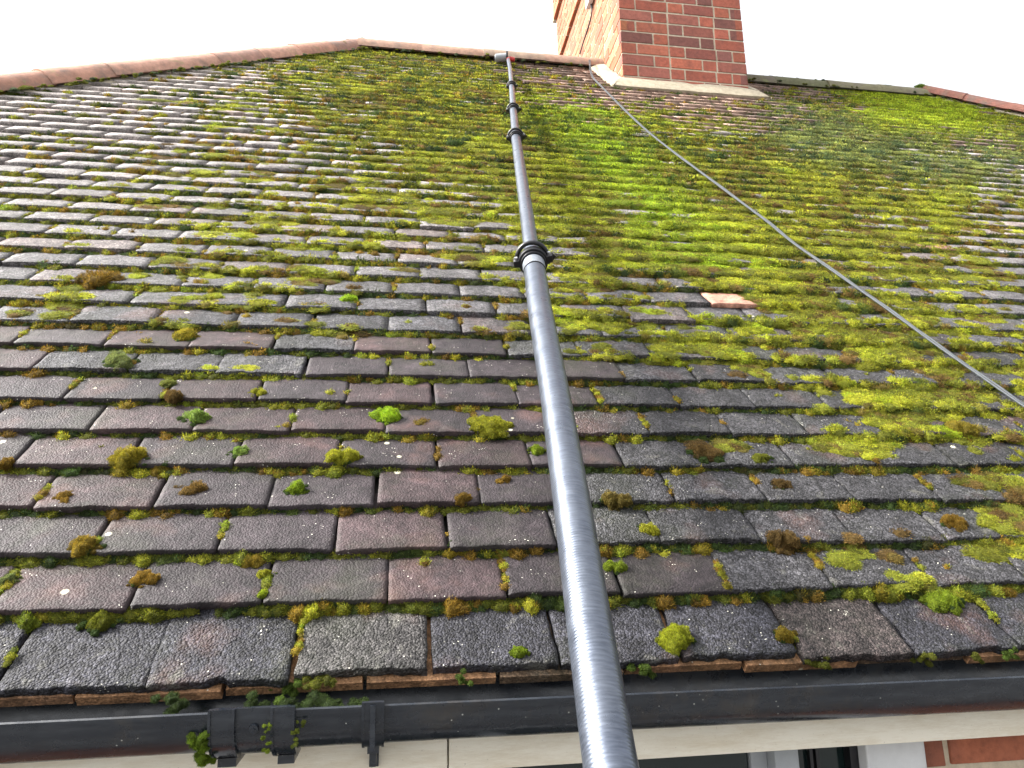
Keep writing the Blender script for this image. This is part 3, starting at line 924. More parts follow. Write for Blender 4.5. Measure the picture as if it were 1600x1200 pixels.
# distances of clamps along the pole
dc = [cum[9] - .05, cum[11], cum[12], cum[13] - .0]
dend = cum[-1]
ctube = [(0, dc[0] - .02, .0245), (dc[0] - .03, dc[1], .0188), (dc[1] - .01, dc[2], .0165), (dc[2] - .01, dc[3], .0145), (dc[3] - .01, dend - .05, .0125)]
for a, b, r in ctube: tube_section(a, b, r)
def clamp(d, r, big):
    p = pt(d); t = (pt(d + .02) - pt(d - .02)).normalized()
    toc = Vector(CW) - p; fz = (toc - t * toc.dot(t)).normalized(); rx = t.cross(fz) * -1
    if rx.dot(Vector(RW[0])) < 0: rx = -rx
    M = Matrix((( rx.x, fz.x, t.x, p.x), (rx.y, fz.y, t.y, p.y), (rx.z, fz.z, t.z, p.z), (0, 0, 0, 1)))
    cl = empty('clamp', (0, 0, 0)); cl.parent = pole; cl.location = p - pole.location
    def ring(mb, r0, r1, z0, z1, a0=0, a1=360, n=32):
        vs = []; fs = []
        full = a1 - a0 >= 360
        cnt = n if full else n + 1
        for i in range(cnt):
            w = math.radians(a0 + (a1 - a0) * i / n)
            for rr, zz in ((r0, z0), (r1, z0), (r1, z1), (r0, z1)):
                vs.append(M @ Vector((math.cos(w) * rr, math.sin(w) * rr, zz)))
        for i in range(n):
            j = (i + 1) % cnt
            for k in range(4): fs.append((i * 4 + k, i * 4 + (k + 1) % 4, j * 4 + (k + 1) % 4, j * 4 + k))
        if not full: fs += [(0, 1, 2, 3), (n * 4 + 3, n * 4 + 2, n * 4 + 1, n * 4)]
        mb.add(vs, fs)
    s = r / .0245
    mb = MB()
    ring(mb, r * .7, r * 1.20, -.024 * s, .010 * s)
    ring(mb, r * .7, r * 1.40, -.016 * s, .003 * s)
    # ears left and right
    for sx in (-1, 1):
        mb.box((sx * r * 1.55 - .0075 * s, -.006 * s, -.016 * s), (sx * r * 1.55 + .0075 * s, .010 * s, .008 * s), M=M)
        mb.box((min(sx * r * 1.0, sx * r * 1.6), -.002 * s, -.011 * s), (max(sx * r * 1.0, sx * r * 1.6), .006 * s, .004 * s), M=M)
    mb.build('collar', M_BLACK, cl, smooth=True, bevel=.0012 * s)
    # curved lever wrapped across the front
    mb = MB()
    vs = []; pts = []
    for i in range(15):
        a = math.radians(200 - 215 * i / 14)
        rr = r * (1.42 + .18 * math.sin(math.pi * i / 14))
        zc = (.004 + .012 * math.sin(math.pi * i / 14) ** .8 - .008 * i / 14) * s
        pts.append(M @ Vector((math.cos(a) * rr, math.sin(a) * rr, zc)))
    pts.append(M @ Vector((r * 2.1, r * .25, -.002 * s)))
    mb.tube(pts, [.0056 * s] * (len(pts) - 1) + [.0080 * s], 10)
    mb.build('lever', M_BLACK, cl, smooth=True)
    for sx, zz in ((-1, -.006), (1, -.004)):
        mb = MB()
        q = M @ Vector((sx * r * 1.58, .010 * s, zz * s)); q2 = M @ Vector((sx * r * 1.58, .016 * s, zz * s))
        mb.tube([q, q2], .0042 * s, 12)
        mb.build('bolt', M_STEEL, cl, smooth=True)
    if big:
        mb = MB(); ring(mb, r * .98, r * 1.055, -.070, -.030)
        mb.build('sleeve', M_SLEEVE, cl, smooth=True)
        mb = MB(); ring(mb, r * .98, r * 1.06, -.074, -.0705)
        mb.build('sleeve_rim', M_BLACK, cl, smooth=True)
clamp(dc[0], .0245, True)
clamp(dc[1], .0200, False)
clamp(dc[2], .0180, False)
clamp(dc[3], .0160, False)
# head at the tip
tp = pt(dend); tt = (pt(dend) - pt(dend - .1)).normalized()
rx = Vector(RW[0])
mb = MB(); mb.tube([tp - tt * .05, tp + tt * .0, tp + tt * .035], [.0125, .0150, .0125], 16); mb.build('head_socket', M_RED, pole, smooth=True)
mb = MB(); mb.tube([tp - rx * .012 + zup * .012, tp - rx * .085 + zup * .006], [.028, .028], 20); mb.tube([tp - rx * .085 + zup * .006, tp - rx * .092 + zup * .006], [.023, .020], 20)
mb.build('camera_housing', M_GREYW, pole, smooth=True)
mb = MB(); mb.tube([tp - rx * .013 + zup * .012, tp - rx * .001 + zup * .012], [.042, .042], 24); mb.build('housing_flange', M_BLACK, pole, smooth=True)
mb = MB(); mb.tube([tp + rx * .01 + zup * .0, tp + rx * .045 - zup * .006], [.018, .013], 14); mb.build('knob', M_RED, pole, smooth=True)
mb = MB(); mb.tube([pt(0), pt(.05)], [.027, .027], 24); mb.build('end_cap', M_BLACK, pole, smooth=True)

# ---------------------------------------------------------------- cable from the chimney down over the roof
CPX = [(900, 92), (925, 118), (940, 135), (995, 190), (1052, 237), (1090, 265), (1137, 300), (1194, 342), (1241, 380), (1308, 427), (1374, 473), (1424, 509), (1465, 539), (1532, 586), (1600, 633), (1700, 700), (1850, 800)]
cp = []
for x, y in CPX[1:]:
    u, v = uvpix(x, y, .030); cp.append(PL(u, v, .030))
cp = [Vector((1.886, 4.10, 4.02)), Vector((1.84, 3.70, 3.70)), PL(1.80, VR - .05, .05)] + cp
wallpts = [Vector((1.866, 3.70, 4.40)), Vector((1.884, 3.665, 4.16)), Vector((1.886, 3.70, 4.09)), Vector((1.886, 3.79, 4.07)), Vector((1.886, 3.93, 4.06)), Vector((1.886, 4.06, 4.04))]
# hang the far lower end over the eaves
cp += [PL(2.35, -.03, .02), Vector((2.36, -.075, -.10)), Vector((2.36, -.07, -1.2))]
def smooth_path(p, m=6):
    out = []
    for i in range(len(p) - 1):
        p0 = p[max(i - 1, 0)]; p1 = p[i]; p2 = p[i + 1]; p3 = p[min(i + 2, len(p) - 1)]
        for k in range(m):
            t = k / m
            out.append(.5 * ((2 * p1) + (p2 - p0) * t + (2 * p0 - 5 * p1 + 4 * p2 - p3) * t * t + (-p0 + 3 * p1 - 3 * p2 + p3) * t ** 3))
    out.append(p[-1]); return out
path = smooth_path(cp, 6)
mb = MB(); rc = .0029
off = []
for i, p in enumerate(path):
    t = (path[min(i + 1, len(path) - 1)] - path[max(i - 1, 0)]).normalized()
    s = t.cross(ROOFN).normalized(); off.append(s)
mb.tube([p + s * rc * 1.25 for p, s in zip(path, off)], rc, 10)
mb.tube([p - s * rc * 1.25 + Vector((0, 0, .0012 * math.sin(i * .7))) for i, (p, s) in enumerate(zip(path, off))], rc, 10)
cab = mb.build('aerial_cable', M_CABLE, None, smooth=True, loc=(1.8, 3.5, 3.5))
tag(cab, 'thin grey twin cable running from the chimney down across the mossy tiles', 'cable')
mb = MB(); mb.tube(smooth_path(wallpts, 5), .006, 8)
wc = mb.build('wall_cable', M_BLACK, ch, smooth=True)
mb = MB(); mb.box((1.855, 3.60, 4.18), (1.892, 3.73, 4.42)); mb.build('junction_box', M_WHITE, ch, bevel=.006)

# ---------------------------------------------------------------- moss
MX = [0, 100, 200, 300, 400, 500, 600, 700, 800, 900, 1000, 1100, 1200, 1300, 1400, 1500, 1600]
MY = [95, 130, 160, 190, 220, 260, 300, 340, 400, 440, 490, 540, 590, 640, 700, 780, 860, 940, 1010]
MD = np.array([
 [.10,.10,.20,.30,.50,.75,.55,.45,.15,.02,.0,.0,.10,.30,.80,.60,.1],
 [.10,.15,.25,.30,.45,.75,.80,.75,.45,.06,.04,.05,.12,.20,.80,.75,.15],
 [.15,.20,.30,.40,.50,.70,.80,.85,.60,.25,.10,.10,.20,.40,.80,.90,.4],
 [.15,.20,.30,.40,.50,.65,.80,.92,.88,.92,.60,.30,.28,.60,.60,.60,.5],
 [.15,.20,.30,.35,.50,.60,.85,.92,.95,1.0,.90,.65,.60,.75,.55,.40,.45],
 [.15,.25,.30,.35,.40,.50,.70,.90,.97,1.0,1.0,.95,.95,.90,.72,.45,.35],
 [.15,.20,.30,.35,.40,.45,.60,.75,.90,1.0,1.0,1.0,1.0,.92,.82,.72,.35],
 [.20,.20,.25,.30,.40,.45,.40,.50,.80,1.0,1.0,1.0,1.0,.92,.80,.60,.30],
 [.20,.25,.30,.30,.50,.60,.32,.28,.40,.80,.95,.95,1.0,.95,.62,.45,.30],
 [.20,.35,.25,.30,.40,.35,.22,.22,.30,.70,.85,.92,.97,.97,.80,.45,.30],
 [.20,.30,.28,.32,.38,.28,.20,.20,.25,.38,.55,.80,.96,.97,.85,.55,.35],
 [.12,.18,.22,.22,.25,.25,.18,.18,.18,.28,.30,.80,.92,.96,.75,.80,.65],
 [.08,.10,.14,.16,.14,.16,.15,.12,.16,.28,.15,.15,.30,.70,.85,.96,.92],
 [.10,.08,.08,.10,.08,.10,.15,.12,.15,.28,.22,.22,.30,.50,.72,.72,.70],
 [.08,.10,.12,.08,.08,.10,.10,.10,.10,.20,.15,.25,.20,.40,.50,.35,.40],
 [.10,.10,.08,.06,.06,.06,.06,.06,.06,.18,.12,.14,.15,.20,.25,.35,.40],
 [.06,.06,.05,.05,.05,.05,.05,.05,.06,.14,.10,.18,.18,.20,.30,.35,.40],
 [.06,.03,.03,.04,.04,.03,.04,.04,.06,.08,.10,.10,.14,.20,.35,.38,.38],
 [.02,.0,.0,.0,.02,.03,.03,.05,.05,.08,.15,.08,.10,.15,.25,.25,.25]])


for _j, _y in enumerate(MY):
    if _y <= 260:
        for _i in range(0, 7): MD[_j, _i] *= (.62 if _i < 5 else .82)


def density(u, v):
    P = np.stack([u, v, np.zeros_like(u)], -1) @ ROOF.T
    x, y, z = project(P)
    x = np.clip(x, 0, 1599.9) ; y = np.clip(y, MY[0], MY[-1] - .01)
    x = x + (vnoise(u * 7, v * 7, 31) - .5) * 90; x = np.clip(x, 0, 1599.9)
    y = y + (vnoise(u * 6, v * 6, 32) - .5) * 40 * (y / 600); y = np.clip(y, MY[0], MY[-1] - .01)
    ix = np.clip((x / 100).astype(int), 0, 15); fx = x / 100 - ix
    iy = np.clip(np.searchsorted(MY, y, side='right') - 1, 0, len(MY) - 2)
    my = np.array(MY, float); fy = (y - my[iy]) / (my[iy + 1] - my[iy])
    return (MD[iy, ix] * (1 - fx) + MD[iy, ix + 1] * fx) * (1 - fy) + (MD[iy + 1, ix] * (1 - fx) + MD[iy + 1, ix + 1] * fx) * fy


LIME = np.array([.29, .44, .022]); YEL = np.array([.36, .36, .028]); OLI = np.array([.18, .195, .022])
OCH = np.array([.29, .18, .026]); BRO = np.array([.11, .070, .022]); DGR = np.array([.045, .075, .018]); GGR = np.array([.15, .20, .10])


def moss_color(u, v, kind, px, py):
    """palette by place and by noise; kind 0 carpet, 1 under the lips, 2 cushions"""
    n = len(u)
    a = vnoise(u * 4.5, v * 6, 41); b = vnoise(u * 16, v * 16, 42); c = rng.random(n)
    t = .28 * a + .30 * b + .42 * c
    col = np.empty((n, 3))
    stops = [0, .30, .42, .55, .68, 1.0]
    pal = np.array([BRO * 1.1, BRO * 1.5, OLI, OLI * 1.25, YEL, LIME])
    if kind == 1: pal = np.array([BRO * .8, DGR, DGR * 1.4, OLI * .9, OLI * 1.1, YEL])
    if kind == 2: pal = np.array([BRO * 1.2, OCH, OCH, YEL, OLI * 1.4, LIME])
    for k in range(3): col[:, k] = np.interp(t, stops, pal[:, k])
    # bright green streak below the chimney and at the far right of the ridge
    s1 = np.exp(-((px - (905 + (py - 170) * .75)) / 75) ** 2) * ((py > 150) & (py < 420))
    sig = lambda q, w: 1 / (1 + np.exp(-np.clip(q / w, -30, 30)))
    jx = px + (b - .5) * 90 + (a - .5) * 60; jy = py + (b - .5) * 30
    s2 = sig(jx - 1325, 14) * sig(1560 - jx, 14) * sig(200 + (jx - 1400) * .12 - jy, 7)
    s = np.clip(s1 * (.2 + 1.0 * b * c), 0, .8)[:, None]; col = col * (1 - s) + LIME * s
    s = np.clip(s2 * (.35 + b), 0, .85)[:, None]; col = col * (1 - s) + (LIME * .7 + YEL * .4) * s
    chimney_shade = sig(jx - 1190, 15) * sig(jy - (155 + (jx - 1200) * .16), 8) * sig(240 + (jx - 1200) * .16 - jy, 10)  # grey-green moss band that also paints in the chimney's shadow
    s = (chimney_shade * .5 * (1 - s2))[:, None]; col = col * (1 - s) + GGR * s
    # older, duller growth in the lower right
    return col * (0.55 + .8 * rng.random((n, 1)))


def ico(sub):
    import bmesh
    bm = bmesh.new(); bmesh.ops.create_icosphere(bm, subdivisions=sub, radius=1.0)
    V = np.array([v.co[:] for v in bm.verts]); F = np.array([[v.index for v in f.verts] for f in bm.faces]); bm.free()
    keep = V[:, 2] > -.45
    m = -np.ones(len(V), int); m[keep] = np.arange(keep.sum())
    F = F[(keep[F]).all(1)]
    return V[keep], m[F]


def template(sub, blades, seed, bl=.22, bw=.075, lump=.22):
    r = np.random.default_rng(seed)
    V, F = ico(sub)
    f = 1 + lump * 2 * (vnoise(V[:, 0] * 2.2 + seed * 7, V[:, 1] * 2.2 + V[:, 2], seed) - .5) + lump * .9 * (vnoise(V[:, 0] * 5 + seed, V[:, 1] * 5 + V[:, 2] * 3, seed + 9) - .5)
    def lumpf(D): return 1 + lump * 2 * (vnoise(D[:, 0] * 2.2 + seed * 7, D[:, 1] * 2.2 + D[:, 2], seed) - .5) + lump * .9 * (vnoise(D[:, 0] * 5 + seed, D[:, 1] * 5 + D[:, 2] * 3, seed + 9) - .5)
    base = V * (lumpf(V) * .82)[:, None]
    base[:, 2] *= .75
    # blades: thin upright leaves all over the dome
    D = r.normal(size=(blades, 3)); D[:, 2] = np.abs(D[:, 2]) * 1.0 - .15; D /= np.linalg.norm(D, axis=1)[:, None]
    P = D * (lumpf(D) * .90)[:, None]; P[:, 2] *= .75
    G = D + r.normal(size=(blades, 3)) * .45 + np.array([0, 0, .25]); G /= np.linalg.norm(G, axis=1)[:, None]
    S = np.cross(G, r.normal(size=(blades, 3))); S /= np.linalg.norm(S, axis=1)[:, None]
    L = bl * r.uniform(.6, 1.3, (blades, 1)); Wd = bw * r.uniform(.7, 1.3, (blades, 1))
    a = P - S * Wd * .5; b = P + S * Wd * .5; c = P + G * L
    BV = np.stack([a, b, c], 1).reshape(-1, 3)
    BF = np.arange(blades * 3).reshape(-1, 3)
    br = np.repeat(r.uniform(.45, 1.75, blades), 3)
    allV = np.concatenate([base, BV]); allF = np.concatenate([F, BF + len(base)])
    shade = np.concatenate([np.full(len(base), .7), br])
    hue = np.concatenate([np.zeros(len(base)), np.repeat(r.uniform(-1, 1, blades), 3)])
    return allV, allF, shade, hue


T_HI = [template(3, 560, 100 + i, .30, .060, .30) for i in range(5)]
T_MID = [template(2, 150, 200 + i, .36, .10, .32) for i in range(6)]
T_LO = [template(1, 26, 300 + i, .55, .24, .36) for i in range(6)]
T_XL = [template(3, 3000, 400 + i, .15, .030, .34) for i in range(6)]


def place(T, pos, r, hz, ang, col, squash=None, lean=None):
    """instances of templates merged: pos (m,3) in (u,v,n)"""
    Vo = []; Fo = []; Co = []; b = 0
    pick = rng.integers(0, len(T), len(pos))
    for ti, (TV, TF, TS, THu) in enumerate(T):
        sel = np.nonzero(pick == ti)[0]
        if len(sel) == 0: continue
        m = len(sel); nV = len(TV)
        ca, sa = np.cos(ang[sel])[:, None], np.sin(ang[sel])[:, None]
        x = (TV[None, :, 0] * ca - TV[None, :, 1] * sa); y = (TV[None, :, 0] * sa + TV[None, :, 1] * ca); z = np.repeat(TV[None, :, 2], m, 0)
        sx = r[sel][:, None] * (1.0 if squash is None else squash[sel][:, None])
        X = x * sx; Y = y * r[sel][:, None]; Z = z * hz[sel][:, None]
        # plants lean upright: shear uphill with height
        Y = Y + Z * .25
        P = np.stack([X + pos[sel, 0][:, None], Y + pos[sel, 1][:, None], Z + pos[sel, 2][:, None]], -1).reshape(-1, 3)
        F = (TF[None] + (np.arange(m) * nV)[:, None, None]).reshape(-1, 3) + b
        c = col[sel][:, None, :] * TS[None, :, None]
        hsh = THu[None, :, None] * np.array([.22, .05, -.1])
        c = c * (1 + hsh)
        C4 = np.ones((m * nV, 4), np.float32); C4[:, :3] = np.clip(c, .004, .8).reshape(-1, 3)
        Vo.append((P @ ROOF.T).astype(np.float32)); Fo.append(F.astype(np.int32)); Co.append(C4); b += m * nV
    return Vo, Fo, Co, b


MV, MF, MC = [], [], []; mbase = 0
def commit(T, pos, r, hz, col, squash=None):
    global mbase
    if len(pos) == 0: return
    ang = rng.uniform(0, 6.28, len(pos))
    if squash is not None: ang = ang * 0 + rng.uniform(-.25, .25, len(pos)) + np.where(rng.random(len(pos)) < .5, 0, math.pi)
    Vo, Fo, Co, b = place(T, pos, r, hz, ang, col, squash)
    for a, f, c in zip(Vo, Fo, Co):
        MV.append(a); MF.append(f + mbase); MC.append(c)
    mbase += b


def surf_n(v):
    """height of the tile surface at v (lip plane is n = 0)"""
    n = np.floor(v / GAUGE + 1e-6); fr = v / GAUGE - n
    return -fr * TH


def dispatch(u, v, n, r, hz, col, squash=None):
    P = np.stack([u, v, n], -1) @ ROOF.T
    x, y, z = project(P)
    ok = (u > UL - (VR - v) * S45 + .03) & (u < UR + (VR - v) * S45 - .03) & (z > .3)
    # keep the chimney clear
    ok &= ~((u > CX0 - .07) & (u < CX1 + .08) & (v > CY0 / S45 - .07))
    ok &= ~((u > 1.225) & (u < 1.445) & (v > 1.070) & (v < 1.180))
    size = r / z * FPX * .64
    pos = np.stack([u, v, n], -1)
    for T, m in ((T_HI, size > 7.5), (T_MID, (size <= 7.5) & (size > 3.6)), (T_LO, size <= 3.6)):
        m = m & ok
        commit(T, pos[m], r[m], hz[m], col[m], None if squash is None else squash[m])


def visible(u, v, pad=200):
    P = np.stack([u, v, np.zeros_like(u)], -1) @ ROOF.T
    x, y, z = project(P)
    return x, y, z, (x > -pad * 3) & (x < 1600 + pad * 3) & (z > .3)


# a) carpets on the tile faces
def carpets():
    for (va, vb, sp) in ((0.0, 1.2, .0125), (1.2, 2.4, .0165), (2.4, VR, .022)):
        us = np.arange(-2.6, 6.6, sp); vs = np.arange(va, vb, sp)
        U, Vv = np.meshgrid(us, vs); U = U.ravel() + rng.uniform(-.5, .5, U.size) * sp; Vv = Vv.ravel() + rng.uniform(-.5, .5, Vv.size) * sp
        x, y, z, vis = visible(U, Vv)
        d = density(U, Vv)
        cov = .5 * vnoise(U * 8, Vv * 11, 51) + .3 * vnoise(U * 22, Vv * 26, 52) + .2 * vnoise(U * 50, Vv * 50, 53)
        # noise to a uniform-ish quantile
        q = np.argsort(np.argsort(cov)) / len(cov)
        fr = (Vv / GAUGE) % 1.0
        # growth is thicker just below the next lip, thinner near the bare lip edge
        thr = np.clip((d - .18) * 1.18, 0, 1.0) ** 1.25
        thr = np.where(d < .93, thr * (.26 + .98 * fr), thr * (.58 + .50 * fr))
        keep = vis & (q < thr * (.93 - .25 * (vnoise(U * 30, Vv * 34, 55) > .66))) & ~((U > 1.21) & (U < 1.45) & (Vv > 1.06) & (Vv < 1.185))
        U, Vv, d, x, y = U[keep], Vv[keep], d[keep], x[keep], y[keep]
        r = sp * rng.uniform(.75, 1.35, len(U)); hz = rng.uniform(.0035, .0105, len(U)) * (.6 + .5 * d) * (1 + .8 * (fr[keep] > .82))
        big = rng.random(len(U)) < .10
        r = np.where(big, r * 1.4, r)
        sq = rng.uniform(1.1, 1.9, len(U))
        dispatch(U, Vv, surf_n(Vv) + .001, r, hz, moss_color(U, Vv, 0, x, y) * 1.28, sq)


# b) growth in the steps below every lip
def steps():
    nr = int(VR / GAUGE)
    for n in range(1, nr + 1):
        v0 = n * GAUGE
        spc = .0085 if n < 9 else (.0125 if n < 25 else .019)
        u = np.arange(-2.6, 6.6, spc) + rng.uniform(-.5, .5, len(np.arange(-2.6, 6.6, spc))) * spc
        v = v0 - rng.uniform(.000, .010, len(u))
        x, y, z, vis = visible(u, v)
        d = density(u, v)
        run = vnoise(u * 9, u * 0 + n * 1.7, 61)
        far = min(1, max(0, (n - 8) / 20))
        p = np.clip(.72 + d * .9, 0, 1) if n < 10 else (np.clip(.30 + d * 1.6, 0, 1) if n < 24 else np.clip(.18 + d * 1.0, 0, 1))
        keep = vis & (run * .7 + rng.random(len(u)) * .3 < p) & (d > .008)
        if n == 1: keep &= True
        u, v, d, x, y = u[keep], v[keep], d[keep], x[keep], y[keep]
        r = rng.uniform(.0055, .0115, len(u)) * (1 + .7 * d) * (1 + .35 * far) * (spc / .0085) ** .35
        hz = r * rng.uniform(.8, 1.3, len(u))
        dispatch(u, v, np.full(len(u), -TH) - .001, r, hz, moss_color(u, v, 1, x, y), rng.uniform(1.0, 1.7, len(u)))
        # rounded cushions sitting in the step
        m = int(9.2 / (.070 if n < 9 else .050))
        u = rng.uniform(-2.6, 6.6, m); 
        x, y, z, vis = visible(u, np.full(m, v0)); d = density(u, np.full(m, v0))
        keep = vis & (rng.random(m) < np.clip((.34 if n < 10 else (.16 if n < 24 else .03)) + d * (2.0 if n < 24 else 1.3), 0, .97)) & (d > .01)
        u, d, x, y = u[keep], d[keep], x[keep], y[keep]
        for _ in range(4):
            uu = u + rng.normal(0, .013, len(u)); v = v0 - rng.uniform(.002, .016, len(u))
            r = rng.uniform(.006, .0135, len(u)) * (1 + .45 * far); hz = r * rng.uniform(.9, 1.35, len(u))
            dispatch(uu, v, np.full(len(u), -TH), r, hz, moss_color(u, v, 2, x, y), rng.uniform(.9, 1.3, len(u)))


# b2) thick pads that ride on the lips and hang over them
def pads():
    nr = int(VR / GAUGE)
    for n in range(1, nr + 1):
        v0 = n * GAUGE
        far = min(1, max(0, (n - 8) / 20))
        sp = .016 + .010 * far
        m = int(9.2 / sp)
        u = rng.uniform(-2.6, 6.6, m); v = v0 + rng.uniform(-.006, .020, m)
        x, y, z, vis = visible(u, v); d = density(u, v)
        run = .6 * vnoise(u * 10, u * 0 + n * 3.1, 71) + .4 * vnoise(u * 27, u * 0 + n * 5.7, 72)
        keep = vis & (d > .12) & (run < np.clip(d * .95 - .06 + .16 * (y > 270) * (y < 620) + .10 * (x > 880) * (y > 600), 0, .80)) & ~((u > 1.21) & (u < 1.45) & (np.abs(v - 1.12) < .07))
        u, v, d, x, y = u[keep], v[keep], d[keep], x[keep], y[keep]
        r = rng.uniform(.009, .017, len(u)) * (1 + .25 * far); hz = rng.uniform(.007, .017, len(u)) * (.7 + .4 * d)
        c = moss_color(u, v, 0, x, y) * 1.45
        dispatch(u, v, np.full(len(u), -.004), r, hz, c, rng.uniform(1.1, 1.8, len(u)))


# c) growth in the joints between tiles, and small cushions on faces
def joints():
    U = []; Vv = []; R = []
    for n, L in TILES.items():
        if n > 30: continue
        for (uc, w, v0) in L:
            if not (-2.2 < uc < 5.5): continue
            d = float(density(np.array([uc]), np.array([v0 + .03]))[0])
            if random.random() < .48 + .8 * d:
                k = random.choice([1, 2, 3, 5, 7]); s = random.uniform(.005, .06)
                for j in range(k):
                    U.append(uc - w / 2 - .0015 + random.gauss(0, .0015)); Vv.append(v0 + s + j * .009); R.append(random.uniform(.004, .0085))
            if n > 0 and random.random() < .09 + .75 * d:
                a = uc + random.uniform(-.45, .45) * w; b = v0 + random.uniform(.015, .085); R0 = random.uniform(.006, .014)
                for j in range(random.choice([1, 2, 3])):
                    U.append(a + random.gauss(0, R0 * .7)); Vv.append(b + random.gauss(0, R0 * .5)); R.append(R0 * random.uniform(.6, 1))
    U = np.array(U); Vv = np.array(Vv); R = np.array(R)
    x, y, z, vis = visible(U, Vv)
    U, Vv, R, x, y = U[vis], Vv[vis], R[vis], x[vis], y[vis]
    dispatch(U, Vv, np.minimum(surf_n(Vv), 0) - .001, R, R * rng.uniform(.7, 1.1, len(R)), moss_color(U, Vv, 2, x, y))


carpets(); steps(); pads(); joints()


def clump(px_, py_, rad_px, n, colr, v_off=0.0, flatten=.9, spread=.6, lst=None, size=.5, T=None, nn=None):
    """a hand placed clump at a photo pixel: n blobs"""
    u, v = uvpix(px_, py_, -.004)
    z = project(ROOF @ np.array([u, v, 0.0]))[2]
    R = rad_px * z / FPX
    k = np.arange(n)
    uu = u + rng.normal(0, spread * R, n) * (n > 1); vv = v + v_off + rng.normal(0, spread * R * .55, n) * (n > 1)
    rr = R * (size if n > 1 else 1.0) * rng.uniform(.75, 1.2, n)
    nz = (surf_n(vv) if nn is None else np.full(n, nn)) - .001
    hh = rr * flatten * 1.15 * rng.uniform(.8, 1.2, n); cc = np.array(colr)[None] * rng.uniform(.8, 1.2, (n, 1))
    ks = 6 + 2 * n; a = rng.uniform(0, 6.28, ks)
    us = u + np.cos(a) * R * rng.uniform(.6, 1.15, ks); vs = v + v_off + np.sin(a) * R * rng.uniform(.45, .9, ks)
    rs = R * rng.uniform(.12, .30, ks)
    mixc = np.where(rng.random((ks, 1)) < .5, DGR[None] * 1.3, np.array(colr)[None] * .6)
    return (np.concatenate([uu, us]), np.concatenate([vv, vs]), np.concatenate([nz, surf_n(vs) - .001]), np.concatenate([rr, rs]),
            np.concatenate([hh, rs * .8]), np.concatenate([cc, mixc]))


# eaves: moss growing out of the gaps over the gutter and round the union joint
def free_clump(P, R, n, colr, spr=.5):
    P = np.array(P); uvn = ROOF.T @ P
    pos = np.stack([uvn[0] + rng.normal(0, R * spr, n), uvn[1] + rng.normal(0, R * spr * .7, n), uvn[2] + rng.normal(0, R * spr * .5, n)], -1)
    rr = R * .55 * rng.uniform(.7, 1.2, n)
    commit(T_HI, pos, rr, rr * .7, np.array(colr)[None] * rng.uniform(.6, 1.1, (n, 1)))
for k in range(9): free_clump((.275 + rng.normal(0, .003), GY - .052 + k * .003, GZ - .022 - k * .004), .008, 3, LIME * .55 + DGR * .4)
for k in range(5): free_clump((.349 + rng.normal(0, .001), GY - .057, GZ - .010 - k * .007), .0045, 2, LIME * .45 + OLI * .5)
for k in range(5): free_clump((.380 + rng.normal(0, .001), GY - .054, GZ - .010 - k * .006), .0045, 2, OLI + DGR)
for x, n in ((.235, 3), (.33, 4), (.36, 6), (.39, 6), (.415, 5), (.44, 3)):
    free_clump((x, -.030 + rng.normal(0, .005), -.044 + rng.normal(0, .003)), .013, n + 1, DGR * .9 + LIME * .02, .8)
for x in (.355, .405, .80, 1.05, 1.22, 1.36, .58, 1.29):
    free_clump((x + rng.normal(0, .006), -.018 + rng.normal(0, .004), -.024), .006 + .005 * rng.random(), 9, OLI * .8 if rng.random() < .5 else LIME * .2 + DGR, .9)
# moss on the ridge ends
for x, y, z, R, n, c in ((UL + .02, HD - .03, RZ + .01, .05, 18, GGR), (UL - .10, HD - .13, RZ - .10, .035, 8, OLI), (UR - .05, HD - .05, RZ + .0, .045, 16, LIME * .6 + GGR * .3), (UR - .35, HD - .06, RZ - .02, .035, 10, GGR)):
    free_clump((x, y, z), R, n, c)
P0 = np.array(PL(UL - VR * S45, 0)); P1 = np.array(PL(UL, VR))
for t in np.concatenate([rng.uniform(.6, .99, 60), rng.uniform(.35, .99, 14)]):
    p = P0 + (P1 - P0) * t; free_clump((p[0] + .125, p[1] - .075, p[2] - .055), rng.uniform(.012, .024), 3, OLI if rng.random() < .6 else GGR * .8)
for t in rng.uniform(0, 1, 60):
    free_clump((UL + (UR - UL) * t, HD - .11, RZ - .085), rng.uniform(.012, .022), 3, OLI if rng.random() < .5 else GGR * .8) if not (.38 < t < .61) else None
for t in rng.uniform(.61, 1, 60):
    free_clump((UL + (UR - UL) * t, HD - .06, RZ - .018), rng.uniform(.012, .022), 4, OLI * .7 if rng.random() < .5 else GGR * .6)
P0 = np.array(PL(UR + VR * S45, 0)); P1 = np.array(PL(UR, VR))
for t in rng.uniform(.7, .99, 30):
    p = P0 + (P1 - P0) * t; free_clump((p[0] - .11, p[1] - .07, p[2] - .045), rng.uniform(.012, .022), 3, OLI if rng.random() < .6 else GGR)

MVa = np.concatenate(MV); MFa = np.concatenate(MF); MCa = np.concatenate(MC)
print('moss verts', len(MVa), 'tris', len(MFa))
moss = mesh_np('moss', MVa, T=MFa, cols=MCa, mat=M_MOSS, loc=(1.5, 1.5, 1.5))
tag(moss, 'green and brown moss carpet spreading over the roof tiles and along every step', 'moss', kind='stuff')
del MVa, MFa, MCa, MV, MF, MC

